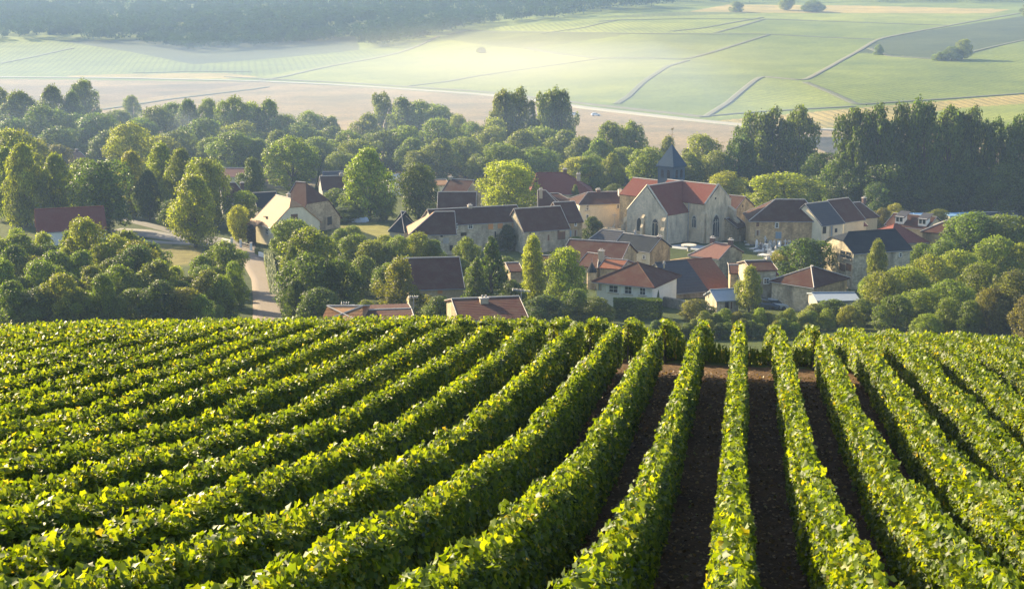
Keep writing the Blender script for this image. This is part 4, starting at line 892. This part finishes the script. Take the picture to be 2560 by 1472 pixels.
house((2112, 567), (2166, 563), 553, 2.6, 4, RF_RED, PL_CREAM, 'low reddish lean-to in front of the brown-roofed houses', 'lean-to', 'lean_to')
house((2150, 545), (2194, 541), 507, 3.6, 8, RF_BRN, PL_TAN, 'rearmost brown-roofed house with brick chimney on the right side of the village', hr=1.5, chim=[(.9, .5, .8, .9, BRICK)])
house((2134, 632), (2276, 622), 579, 6.0, 9.5, RF_SLATE, ST_PALE, 'big old house with dark slate roof and white left gable', hl=2.0, kL=.4, cap=RF_SLATE,
  win=[('F', 2200, 637, 10, 12, 'shutter', WOOD), ('F', 2251, 637, 6, 9), ('F', 2244, 670, 8, 9, 'shutter', WOOD), ('L', 2107.8, 635, 8, 17, 'window', STC), ('L', 2122.5, 638, 8, 17, 'window', STC), ('L', 2106, 668, 9, 18, 'door'), ('L', 2122.5, 668, 8, 18, 'door')])
house((2226, 607), (2316, 604), 561, 4, 10, RF_RED, ST_TAN, 'house with faded reddish roof and two skylights behind the dark slate roof', hl=3, hr=3.5, cap=RF_RED)
r, L_, d = house((2214, 562), (2318, 572), 539, 4, 9, RF_DARK, PL_TAN, 'dormered dark-roofed house behind the faded reddish roof')
for u in (.3, .85):
    dm = MB(); c = L_(u * d['W'], 1.6, d['ze'] + 1.1); dm.box(c, d['a'], d['b'], ZU, 1.7, 2.0, 1.5); do = dm.build('dormer', PL_WHITE, r)
    dr = MB(); dr.slab([L_(u * d['W'] - 1.1, .4, d['ze'] + 1.75), L_(u * d['W'] + 1.1, .4, d['ze'] + 1.75), L_(u * d['W'] + 1.1, 4, d['ze'] + 2.6), L_(u * d['W'] - 1.1, 4, d['ze'] + 2.6)], .12); q = dr.build('dormer_roof', RF_GREY, r); q.parent = do
    dw = MB()
    for i in (-1, 1): dw.box(L_(u * d['W'] + i * .38, .58, d['ze'] + 1.2), d['a'], d['b'], ZU, .55, .08, .8)
    q = dw.build('pane', GLASS, r); q.parent = do
house((2306, 578), (2366, 583), 547, 4.8, 8.5, RF_BRN, ST_GOLD, 'golden-walled house with brown hipped roof beside the big right-hand trees', hl=4)
house((1930, 701), (2033, 717), 666, 4.2, 9.5, RF_DARK, ST_PALE, 'stone house with very dark hipped roof and lit golden end wall near the vineyard', hl=4, hr=3.4, gable=ST_GOLD)  # end wall's gold colour paints the warm light that falls on it
house((2044, 751), (2146, 750), 733, 2.4, 5, RF_METAL, PL_GREY, 'low open shed with pale metal roof beside the dark hipped house', 'shed', 'shed', cap=RF_METAL, verge=False)
house((2254, 540), (2286, 540), 535, 2.4, 3, RF_BLUE, PL_WHITE, 'low shed with light blue roof, left one of the pair behind the dormered house', 'shed', 'shed', cap=RF_BLUE, verge=False)
house((2290, 540), (2314, 540), 535.5, 2.4, 3, RF_BLUE, PL_WHITE, 'low shed with light blue roof, right one of the pair behind the dormered house', 'shed', 'shed', cap=RF_BLUE, verge=False)
house((2374, 540), (2450, 538), 535, 1.8, 3.5, RF_BLUE, PL_WHITE, 'long low building with pale bluish roof under the poplars', 'shed', 'shed', cap=RF_BLUE, verge=False)
house((2465, 538), (2545, 535), 532, 2, 3.5, RF_GREY, PL_WHITE, 'long grey-roofed building under the poplars at the right edge', 'shed', 'shed', verge=False)
house((1276, 678), (1304, 677), 658, 3.0, 7, RF_BRN, ST_TAN, 'small brown-roofed outbuilding between the spruce and the tall glowing tree', 'outbuilding', 'outbuilding')
house((1322, 660), (1400, 661), 640, 2.6, 6, RF_BRN, ST_TAN, 'low brown roof behind the glowing yellow-green trees', 'shed', 'shed')
# small slate turret
P = hit(1479, 722); m = MB(); m.lathe(P, [(.85, -.5), (.85, 3.4)], 8); s_ = (P @ FWD) / F
zt = solve_z(P[:2], 678); zz = solve_z(P[:2], 655); zl = P[2] - .5
t_ = empty('turret', P, 'small round stone turret with blue slate cone left of the white house', 'turret')
MB().lathe(P, [(12 * s_, -.6), (12 * s_, zt - P[2])], 10).build('wall', ST_TAN, t_); MB().lathe(P, [(14 * s_, zt - P[2] - .1), (0.02, zz - P[2])], 10).build('roof', RF_SLATE, t_); MB().tube((P[0], P[1], zz - .2), (P[0], P[1], zz + .8), .04, .02).build('finial', ZINC, t_)
# ------------------------------------------------------------------ church
TH = R(44)
ca = RIGHT * math.cos(TH) - FH * math.sin(TH); cb = RIGHT * math.sin(TH) + FH * math.cos(TH)
O = hit(1664, 612); S = (O @ FWD) / F
church = empty('church', O, 'old stone parish church with red-brown tiled roofs and a blue slate bell tower', 'church')
def C3(a_, b_, z): return np.array([O[0], O[1], 0]) + ca * a_ + cb * b_ + np.array([0, 0, z])
def zat(a_, b_, py): return solve_z(C3(a_, b_, 0)[:2], py)
CH = stone('church stone', (.66, .54, .36), (.54, .44, .30)); CHG = stone('church greyer stone', (.58, .50, .37), (.44, .40, .31))  # CHG is a greyer mix of the church stone, used on the chapel
zb = O[2] - 1.0
W1 = 10.2
ze1 = zat(0, 0, 538); zr1 = zat(-W1 / 2, 0, 467)
ze2 = zat(4.3, 7.4, 511); bm = 7.4 + 4.3; zr2 = zat(4.3, bm, 465)
def gbody(name, a0, a1, b0, b1, ze, zr, axis, wallm, over=.25):
    """axis 'b': ridge runs along b, gable at b0; axis 'a': ridge along a, gable at a1"""
    w = MB(); r = MB(); t = .18; am, bmid = (a0 + a1) / 2, (b0 + b1) / 2
    for p, q in (((a0, b0), (a1, b0)), ((a1, b0), (a1, b1)), ((a1, b1), (a0, b1)), ((a0, b1), (a0, b0))): w.poly([C3(*p, zb), C3(*q, zb), C3(*q, ze), C3(*p, ze)])
    if axis == 'b':
        for bb in (b0, b1): w.poly([C3(a0, bb, ze), C3(a1, bb, ze), C3(am, bb, zr)])
        sl_ = (zr - ze) / (a1 - am); o = over
        for s in (-1, 1):
            e = am + s * ((a1 - a0) / 2 + o); r.slab([C3(e, b0 + .35, ze - o * sl_ + t), C3(e, b1, ze - o * sl_ + t), C3(am, b1, zr + t), C3(am, b0 + .35, zr + t)], t)
        cap_ = (C3(am, b0 + .35, zr + t), C3(am, b1, zr + t)); cop = [(C3(a0 - .1, b0 + .2, ze + .1), C3(am, b0 + .2, zr + .38)), (C3(a1 + .1, b0 + .2, ze + .1), C3(am, b0 + .2, zr + .38))]
    else:
        for aa in (a0, a1): w.poly([C3(aa, b0, ze), C3(aa, b1, ze), C3(aa, bmid, zr)])
        sl_ = (zr - ze) / (b1 - bmid); o = over
        for s in (-1, 1):
            e = bmid + s * ((b1 - b0) / 2 + o); r.slab([C3(a0, e, ze - o * sl_ + t), C3(a1 - .35, e, ze - o * sl_ + t), C3(a1 - .35, bmid, zr + t), C3(a0, bmid, zr + t)], t)
        cap_ = (C3(a0, bmid, zr + t), C3(a1 - .35, bmid, zr + t)); cop = [(C3(a1 - .2, b0 - .1, ze + .1), C3(a1 - .2, bmid, zr + .38)), (C3(a1 - .2, b1 + .1, ze + .1), C3(a1 - .2, bmid, zr + .38))]
    wo = w.build(name + '_wall', wallm, church); ro = r.build(name + '_roof', RF_CHURCH, church)
    MB().tube(*cap_, .13).build('ridge_cap', CAP, church).parent = ro
    k = MB()
    for p, q in cop: k.tube(p, q, .22, .22, 4)
    k.build('coping', LEAD, church)
    return wo
gbody('chapel', -W1, 0, 0, 12, ze1, zr1, 'b', CHG)
gbody('transept', -9, 4.3, 7.4, 16.2, ze2, zr2, 'a', CH)
zr3 = zat(-11, 15, 456); gbody('nave', -21, -1.5, 10.6, 19.4, ze2 - .6, zr3, 'a', ST_GOLD)
def buttress(a_, b_, da, db, w, d_, zt, name='buttress'):
    """stepped buttress against the wall point (a_, b_) sticking out along (da, db)"""
    m = MB(); dx = ca * da + cb * db; tx = np.cross(ZU, dx)
    for dd, z1 in ((d_, zb + (zt - zb) * .55), (d_ * .6, zb + (zt - zb) * .82)):
        p = C3(a_, b_, 0)
        bot = [p - tx * w / 2, p + tx * w / 2, p + tx * w / 2 + dx * dd, p - tx * w / 2 + dx * dd]
        zh = z1 + (zt - z1) * .5
        m.hexa([q + [0, 0, zb] for q in bot] + [bot[0] + [0, 0, zh], bot[1] + [0, 0, zh], bot[2] + [0, 0, z1], bot[3] + [0, 0, z1]])
    m.build(name, CH, church)
buttress(-.4, 0, 0, -1, .8, .8, ze1 + .1); buttress(-W1 * .56, 0, 0, -1, .6, .9, ze1 + .2)
buttress(-W1, .6, -1, 0, 1.0, 1.6, ze1 - .6); buttress(4.3, 7.9, 1, 0, 1.0, .5, ze2 - .6); buttress(4.3, 15.7, 1, 0, 1.1, 2.4, ze2 - .4); buttress(3.8, 7.4, 0, -1, .9, .45, ze2 - .6)
def gothic(axis, P0, px, py, w, h, lights, tracery=True):
    n = -cb if axis == 'F' else ca; t = ca if axis == 'F' else cb
    C = plane_hit(px, py, P0, n); s = (C @ FWD) / F; ww = w * s / abs(np.dot(t, RIGHT)); hh = h * s / cp
    def arch(sc, dn, grow=0):
        W_ = ww / 2 * sc + grow; H_ = hh / 2 + grow; pts = [(-W_, -H_), (W_, -H_)]; sp_ = H_ - W_ * 1.5
        for i in range(0, 9): th = i / 8 * math.acos(.5 / 1.5 * 1.0) ; 
        R_ = W_ * 1.6
        for i in range(9): # right arc, centre at (W_-R_, sp_)
            th = i / 8 * math.acos((R_ - W_) / R_); pts.append((W_ - R_ + R_ * math.cos(th), sp_ + R_ * math.sin(th)))
        for i in range(8, -1, -1): th = i / 8 * math.acos((R_ - W_) / R_); pts.append((-(W_ - R_ + R_ * math.cos(th)), sp_ + R_ * math.sin(th)))
        return [C + t * x + ZU * y + n * dn for x, y in pts], sp_
    fr, sp_ = arch(1, .10, .22); fo = MB().slab(fr, .2)
    # slab thickens along its normal; orient outwards
    m = MB(); k = len(fr); m.poly(fr); base_ = [p - n * .25 for p in fr]
    for i in range(k): j = (i + 1) % k; m.poly([fr[i], base_[i], base_[j], fr[j]])
    wo = m.build('window', LEAD, church)
    gl, _ = arch(1, .13); g2 = MB(); g2.poly(gl)
    for i in range(len(gl)): j = (i + 1) % len(gl); g2.poly([gl[i], gl[i] - n * .06, gl[j] - n * .06, gl[j]])
    g2.build('pane', GLASS, church).parent = wo
    if lights > 1:
        tr = MB()
        for i in range(1, lights): x = ww * (i / lights - .5); tr.box(C + t * x + n * .17 + ZU * (-hh * .1), t, n, ZU, .09, .1, hh * .8)
        for i in range(lights):
            x = ww * ((i + .5) / lights - .5)
            for th in range(6):
                a1 = math.pi * th / 6; a2 = math.pi * (th + 1) / 6; rr_ = ww / lights / 2; zc = C[2] + sp_ - ww * .05
                p1 = C + t * (x + rr_ * math.cos(a1)) + n * .17; p2 = C + t * (x + rr_ * math.cos(a2)) + n * .17; p1[2] = zc + rr_ * 1.3 * math.sin(a1); p2[2] = zc + rr_ * 1.3 * math.sin(a2); tr.tube(p1, p2, .045, n=4)
        tr.build('tracery', LEAD, church).parent = wo
gothic('F', C3(0, 0, 0), 1598.5, 561, 10, 33, 1); gothic('F', C3(0, 0, 0), 1638.6, 568, 13, 42, 2)
gothic('F', C3(0, 7.4, 0), 1736, 554, 8, 28, 2); gothic('R', C3(4.3, 0, 0), 1789, 565, 18, 55, 3)
window(church, {'R': (C3(4.3, 7.4, 0), ca, cb)}, 'R', 1789, 496, 3.5, 4.5, 'hole')
m = MB(); m.tube(C3(.15, 7.2, zb), C3(.15, 7.2, ze2 - .1), .09); m.tube(C3(.1, .3, zb), C3(.1, .3, ze1 - .1), .09); m.build('downpipe', ZINC, church)
# bell tower
ta, tb = -10.2, 14.6; ts = 4.1; h_ = ts / 2; zt0 = zr3 - 2.2; zt1 = zat(ta, tb, 413.5) ; zt2 = zat(ta, tb, 360)
TW = plain('slate hung tower', (.060, .100, .145), .8, 0, .12, .3)
m = MB(); m.box((C3(ta, tb, zt0) + C3(ta, tb, zt1)) / 2, ca, cb, ZU, ts, ts, zt1 - zt0); tw = m.build('bell_tower', TW, church)
for fx in (0, 1):
    for i in (-1, 1):
        lv = MB(); n = -cb if fx == 0 else ca; t = ca if fx == 0 else cb; c0 = C3(ta, tb, zt1 - 1.75) + n * (h_ + .0) + t * i * .8
        lv.box(c0, t, n, ZU, .78, .08, 1.5); lv.box(c0 + ZU * .83, t, n, ZU, .5, .08, .22)
        lo = lv.build('louvre', DARKO, church); lo.parent = tw
        sv = MB()
        for j in range(5): sv.box(c0 + ZU * (-.6 + j * .3) + n * .07, t, n, ZU, .7, .12, .05)
        sv.build('slat', TW, church).parent = lo
m = MB(); ap = C3(ta, tb, zt2); e = h_ + .28
base_ = [C3(ta - e, tb - e, zt1), C3(ta + e, tb - e, zt1), C3(ta + e, tb + e, zt1), C3(ta - e, tb + e, zt1)]
lo_ = [p - [0, 0, .25] for p in base_]
for i in range(4): j = (i + 1) % 4; m.poly([base_[i], base_[j], ap]); m.poly([lo_[i], lo_[j], base_[j], base_[i]])
m.poly(lo_[::-1]); sp_o = m.build('spire', tiles('spire slate', (.040, .078, .130), .1, 26, .8, .08), church)
m = MB(); m.tube(ap - [0, 0, .3], ap + [0, 0, 3.4], .06, .03); m.lathe(ap + [0, 0, .1], [(.0, 0), (.16, .12), (.0, .3)], 8); m.tube(ap + [0, 0, 2.0] - RIGHT * .55, ap + [0, 0, 2.0] + RIGHT * .55, .035)
m.box(ap + [0, 0, 3.1], RIGHT, FH, ZU, .5, .05, .26); m.box(ap + [0, 0, 3.3] + RIGHT * .2, RIGHT, FH, ZU, .12, .05, .3); m.build('weathercock', plain('gilded iron', (.30, .22, .10), .4, .6), church)
# calvary
P = hit(1536.5, 576); z2 = solve_z(P[:2], 531); c_ = empty('calvary_cross', P, 'tall pale stone calvary cross on a stepped plinth left of the church', 'cross')
MB().box(P + [0, 0, .2], ca, cb, ZU, 1.6, 1.6, .5).box(P + [0, 0, .75], ca, cb, ZU, .8, .8, .8).build('plinth', ST_PALE, c_)
hz = z2 - P[2]; MB().box(P + [0, 0, hz / 2 + .4], RIGHT, FH, ZU, .22, .22, hz - .8).build('shaft', LEAD, c_); MB().box(P + [0, 0, hz * .86], RIGHT, FH, ZU, 1.15, .17, .18).build('crossbar', LEAD, c_)
# ------------------------------------------------------------------ graveyard
rg = np.random.default_rng(11); GRV = [plain('grave stone', (.52, .48, .42), .85, var=.3), plain('dark granite', (.10, .10, .11), .4), plain('pale marble', (.66, .65, .62), .6)]
gpoly = [(1868, 586), (1955, 584), (1985, 600), (1960, 640), (1925, 648), (1885, 622), (1870, 600)]
cells = []
for gy in np.linspace(590, 646, 8):
    for gx in np.linspace(1866, 1985, 11):
        x = gx + rg.uniform(-3, 3); y = gy + rg.uniform(-2.5, 2.5)
        if inpoly(np.array([x]), np.array([y]), gpoly)[0]: cells.append((x, y))
for i, (x, y) in enumerate(cells):
    P = hit(x, y); k = i % 4; mt_ = GRV[i % 3]; o = empty('gravestone' if k != 1 else 'grave_cross', P, ['low upright gravestone on a slab in the village graveyard', 'stone cross on a grave slab in the village graveyard', 'rounded headstone on a slab in the village graveyard', 'slim pointed grave pillar in the village graveyard'][k], 'grave', ['upright slab graves', 'cross graves', 'rounded headstone graves', 'pillar graves'][k] + ' in the graveyard')
    MB().box(P + [0, 0, .12] - cb * .9, ca, cb, ZU, .9, 1.9, .35).build('slab', GRV[(i + 1) % 3], o)
    m = MB(); hh = rg.uniform(.8, 1.3)
    if k == 0: m.box(P + [0, 0, hh / 2 + .2], ca, cb, ZU, .85, .18, hh)
    elif k == 1: m.box(P + [0, 0, hh * .75 + .2], ca, cb, ZU, .16, .16, hh * 1.5); m.box(P + [0, 0, hh * 1.1 + .2], ca, cb, ZU, .7, .14, .15)
    elif k == 2: m.box(P + [0, 0, hh / 2 + .1], ca, cb, ZU, .8, .2, hh * .8); m.tube(P + [0, 0, hh * .9 + .1] - cb * .1, P + [0, 0, hh * .9 + .1] + cb * .1, .4, .4, 12)
    else: m.box(P + [0, 0, hh * .7 + .2], ca, cb, ZU, .4, .4, hh * 1.4); m.lathe(P + [0, 0, hh * 1.4 + .2], [(.28, 0), (0, .6)], 4)
    m.build('headstone', mt_, o)
def wall(pts, h, th, mat, label, cat='wall', name='stone_wall'):
    P = hit(np.array([p[0] for p in pts]), np.array([p[1] for p in pts])); m = MB()
    for p, q in zip(P[:-1], P[1:]):
        d = (q - p) * [1, 1, 0]; d /= np.linalg.norm(d); nn = np.cross(ZU, d) * th / 2
        m.hexa([p - nn - [0, 0, .6], q - nn - [0, 0, .6], q + nn - [0, 0, .6], p + nn - [0, 0, .6], p - nn + [0, 0, h], q - nn + [0, 0, h], q + nn + [0, 0, h], p + nn + [0, 0, h]])
    o = m.build(name, mat, None, origin=P[0]); return tag(o, label, cat)
wall([(1935, 661), (1992, 655)], 1.6, .5, ST_GOLD, 'golden retaining wall at the lower edge of the graveyard')
wall([(1846, 604), (1868, 600), (1880, 596)], 1.2, .5, ST_PALE, 'pale low wall between the church and the graveyard')
wall([(1660, 668), (1722, 660)], 1.2, .5, ST_GOLD, 'golden garden wall in front of the church paving')
wall([(1466, 586), (1520, 580), (1564, 586)], 1.0, .5, ST_PALE, 'pale churchyard wall below the calvary cross')
wall([(648, 641), (682, 650)], .9, .3, PL_WHITE, 'low whitish garden wall beside the lane')
wall([(556, 606), (578, 612)], .9, .3, PL_WHITE, 'low white wall left of the gate posts')
wall([(1655, 764), (1720, 776)], 1.4, .6, ST_GREY, 'ruined grey dry-stone wall beyond the hedge')
# gate
for x, y, lb in ((580, 614, 'white square gate post, leftmost of the three at the cottage drive'), (602, 619, 'white square gate post left of the dark gate'), (628, 627, 'white square gate post right of the dark gate')):
    P = hit(x, y); o = empty('gate_post', P, lb, 'gate post', 'white gate posts at the cottage drive'); MB().box(P + [0, 0, .7], RIGHT, FH, ZU, .42, .42, 1.7).build('post', WHT, o); MB().box(P + [0, 0, 1.6], RIGHT, FH, ZU, .55, .55, .1).build('coping', CAP, o)
a_, b_ = hit(605, 620), hit(625, 626); m = MB(); d = b_ - a_
for i in range(13): p = a_ + d * (i / 12); m.tube(p + [0, 0, .05], p + [0, 0, 1.25], .035, n=4)
for z in (.2, 1.15): m.tube(a_ + [0, 0, z], b_ + [0, 0, z], .04, n=4)
tag(m.build('gate', plain('dark gate iron', (.04, .03, .03), .6), None, origin=a_), 'dark barred gate between two white posts', 'gate')
# picnic table / shelter by the church
P = hit(1722, 628); o = empty('lych_table', P, 'grey stone table with round top in the yard before the church', 'table')
o.name = 'stone_table'; MB().lathe(P + [0, 0, 1.1], [(0, 0), (1.5, 0), (1.5, .2), (0, .2)], 14).build('table_top', GRV[0], o); MB().tube(P - [0, 0, .1], P + [0, 0, 1.15], .35, .3, 8).build('leg', GRV[0], o)
# lamps, aerials
P = hit(1912.5, 592); zt = solve_z(P[:2], 529); o = empty('street_lamp', P, 'slim grey street lamp at the edge of the graveyard', 'street lamp')
MB().tube(P, (P[0], P[1], zt), .07, .05).build('pole', ZINC, o); m = MB(); m.lathe((P[0], P[1], zt), [(.1, -.1), (.42, .12), (.1, .35), (0, .4)], 10); m.build('lamp_head', WHT, o)
def aerial(x, ytop, ybase, barpx, label, tilt=0, dist=None, n=5, dish=False):
    P = hit(x, ybase) if dist is None else None
    if P is None: d = ray(x, ybase); P = d * dist
    s = (P @ FWD) / F; zt = solve_z(P[:2], ytop); o = empty('antenna', P, label, 'antenna'); MB().tube(P - [0, 0, 1.2], (P[0], P[1], zt), .045, .035, 5).build('mast', ZINC, o)
    m = MB(); w = barpx * s; c = np.array([P[0], P[1], zt]); t = RIGHT * math.cos(tilt) + ZU * math.sin(tilt)
    m.tube(c - t * w / 2, c + t * w / 2, .035, n=4)
    for i in range(n): q = c + t * w * (i / max(1, n - 1) - .5); m.tube(q - FH * .25 - ZU * .12, q + FH * .25 + ZU * .12, .02, n=4)
    m.build('bar', ZINC, o)
    if dish: MB().lathe((0, 0, 0), [(.0, 0), (.3, .05), (.45, .16), (.43, .17), (0, .03)], 14); k = MB(); k.lathe(np.array([P[0], P[1], P[2] + .3]) + RIGHT * .8, [(.0, 0), (.35, .06), (.5, .2), (.48, .22), (0, .05)], 14); k.build('dish', WHT, o)
aerial(2286, 488, 532, 26, 'television aerial on a tall mast above the light blue roofs', n=4)
aerial(1303, 726, 772, 44, 'long comb-like television aerial above the right end of the bottom roof', tilt=-.12, n=14, dist=175)
aerial(863, 757, 774, 18, 'small television aerial with white dish on the peaked tan roof', dist=168, n=4, dish=True)
aerial(1034, 742, 779, 22, 'faint television aerial over the low ridge left of the big bottom roof', dist=172, n=6)
# ------------------------------------------------------------------ vehicles
def car(px, py, label, mat, yaw, s=1.0):
    P = hit(px, py); a = RIGHT * math.cos(yaw) + FH * math.sin(yaw); b = np.cross(ZU, a); o = empty('parked_car', P, label, 'car')
    f = lambda x, y, z: P + (a * x + b * y + ZU * z) * s
    sec = [(-2.1, .45, .75), (-2.0, .3, .95), (-1.3, .28, 1.0), (1.1, .28, .98), (1.9, .3, .80), (2.1, .42, .62)]
    m = MB(); ring = []
    for x, z0, z1 in sec: ring.append([f(x, -.84, z0), f(x, .84, z0), f(x, .86, z1 - .12), f(x, .74, z1), f(x, -.74, z1), f(x, -.86, z1 - .12)])
    for r0, r1 in zip(ring[:-1], ring[1:]):
        for i in range(6): j = (i + 1) % 6; m.poly([r0[i], r0[j], r1[j], r1[i]])
    m.poly(ring[0][::-1]); m.poly(ring[-1]); m.build('body', mat, o)
    c = MB(); lo = [(-1.85, .72, .96), (1.0, .72, .97)]; hi = [(-1.35, .58, 1.45), (.25, .58, 1.45)]
    c.hexa([f(lo[0][0], -.72, .94), f(lo[1][0], -.72, .94), f(lo[1][0], .72, .94), f(lo[0][0], .72, .94), f(hi[0][0], -.58, 1.42), f(hi[1][0], -.58, 1.42), f(hi[1][0], .58, 1.42), f(hi[0][0], .58, 1.42)]); c.build('window', GLASS, o)
    MB().hexa([f(-1.38, -.6, 1.42), f(.28, -.6, 1.42), f(.28, .6, 1.42), f(-1.38, .6, 1.42), f(-1.25, -.52, 1.49), f(.12, -.52, 1.49), f(.12, .52, 1.49), f(-1.25, .52, 1.49)]).build('roof', mat, o)
    for x in (-1.3, 1.3):
        for y in (-.8, .8): MB().tube(f(x, y - .1, .32), f(x, y + .1, .32), .32 * s, n=14).build('wheel', plain('tyre', (.02, .02, .02), .9), o)
CARW = plain('white car paint', (.75, .76, .78), .25, 0, .6, .05); CARD = plain('dark blue car paint', (.03, .05, .09), .2, 0, .7, .05); CARS = plain('silver car paint', (.45, .48, .50), .3, .3, .6, .05)
car(1916, 772, 'dark car with white-edged bonnet parked behind the weeds', CARD, -.5); car(1941, 772, 'silvery car parked right beside the dark one near the weeds', CARS, -.4)
car(2070, 614, 'pale silver car parked left of the white gable', CARS, .3); car(2086, 616, 'white car parked next to the pale silver one', CARW, .3); car(2130, 692, 'dark car parked before the white gable doors', CARD, .1)
car(1437, 289, 'tiny white van-like car stopped in the ploughed field, left of two', CARW, .1); car(1489, 290, 'tiny white car stopped in the ploughed field, right of two', CARW, .2)
# garden clutter
P = hit(896, 556); m = MB(); rg = np.random.default_rng(4)
for i in range(7): c = P + RIGHT * (i * .55 - 1.6) + ZU * (.4 + .4 * rg.random()); m.lathe(c, [(.0, .55), (.45, .35), (.7, -.1), (.75, -.5)], 7)
tag(m.build('tarpaulin_heap', plain('pale blue tarpaulin', (.50, .60, .72), .6, var=.4), None, origin=P), 'crumpled pale blue tarpaulin heap in the garden right of the stone barn', 'tarpaulin')
P = hit(1762, 784); m = MB()
for i in range(22): c = P + RIGHT * rg.uniform(-2, 2) + FH * rg.uniform(-1, 1) + ZU * rg.uniform(.1, 1.0); m.tube(c, c + rg.normal(size=3) * [1, 1, .4], .06, .03, 4)
tag(m.build('brushwood_pile', plain('bleached wood', (.50, .46, .42), .9), None, origin=P), 'pale pile of bleached branches beyond the last vines', 'wood pile')
# blue awning of the long farmhouse
A = hit(1187, 607); d_ = A @ FWD
aw = MB(); p1 = ray(1188, 577) * d_; p2 = ray(1224, 577) * d_; p3 = ray(1233, 593) * (d_ - 2.6); p4 = ray(1206, 594) * (d_ - 2.6)
o = empty('awning', A, 'sloping blue awning on posts before the long stone farmhouse', 'awning'); aw.slab([p4, p3, p2, p1], .08).build('canopy', plain('blue canvas', (.10, .24, .55), .7), o)
m = MB()
for q in (p3, p4): m.tube((q[0], q[1], gz(q[0], q[1])), q, .05)
m.build('post', WOOD, o)
# ------------------------------------------------------------------ air
def vol(name, size_c, size, dens, col, aniso, label=None, shape='box'):
    m = bpy.data.materials.new(name); m.use_nodes = True; n = m.node_tree; n.nodes.remove(n.nodes['Principled BSDF'])
    v = n.nodes.new('ShaderNodeVolumePrincipled'); v.inputs['Color'].default_value = (*col, 1); v.inputs['Density'].default_value = dens; v.inputs['Anisotropy'].default_value = aniso
    n.links.new(v.outputs[0], n.nodes['Material Output'].inputs['Volume'])
    b = MB(); b.box((0, 0, 0), (1, 0, 0), (0, 1, 0), (0, 0, 1), *size); o = b.build(name, m, None, origin=(0, 0, 0)); o.location = size_c
    tag(o, label, kind='stuff', cat='haze'); return o, n, v
HAZE = .00022
hz_, _, _ = vol('haze', (0, 2700, -15), (5600, 5600, 110), HAZE, (.44, .64, 1.0), .0, 'thin bluish haze filling the valley')

b2, _, _ = vol('valley_mist', (0, 0, 0), (2, 2, 2), .00060, (.52, .70, 1.0), .0, 'bluish mist lying along the valley floor beyond the village')
b2.location = tuple(FH * 740 - RIGHT * 480 + ZU * -45); b2.scale = (590, 370, 15); b2.rotation_euler = (0, 0, YAW)
m_, n, v = vol('mist', (0, 0, 0), (2, 2, 2), .0, (1.0, .92, .70), .35, 'bright sunlit mist lying over the vineyards of the far slope')
tc = n.nodes.new('ShaderNodeTexCoord'); gr = n.nodes.new('ShaderNodeTexGradient'); gr.gradient_type = 'QUADRATIC_SPHERE'; n.links.new(tc.outputs['Object'], gr.inputs[0])
mm = n.nodes.new('ShaderNodeMath'); mm.operation = 'MULTIPLY'; mm.inputs[1].default_value = .0021; n.links.new(gr.outputs[0], mm.inputs[0]); n.links.new(mm.outputs[0], v.inputs['Density'])
Pm = hit(1340, 188); m_.location = tuple(Pm + [0, 0, 4]); m_.scale = (230, 400, 40); m_.rotation_euler = (0, 0, YAW)

m_, n, v = vol('smoke', (0, 0, 0), (2, 2, 2), .0, (.75, .85, 1.0), .2, 'thin wisp of bluish smoke rising among the trees on the left')
tc = n.nodes.new('ShaderNodeTexCoord'); gr = n.nodes.new('ShaderNodeTexGradient'); gr.gradient_type = 'QUADRATIC_SPHERE'; n.links.new(tc.outputs['Object'], gr.inputs[0])
mm = n.nodes.new('ShaderNodeMath'); mm.operation = 'MULTIPLY'; mm.inputs[1].default_value = .05; n.links.new(gr.outputs[0], mm.inputs[0]); n.links.new(mm.outputs[0], v.inputs['Density'])
Pm = hit(465, 410); m_.location = tuple(Pm + [0, 0, 7]); m_.scale = (8, 8, 14); m_['category'] = 'smoke'
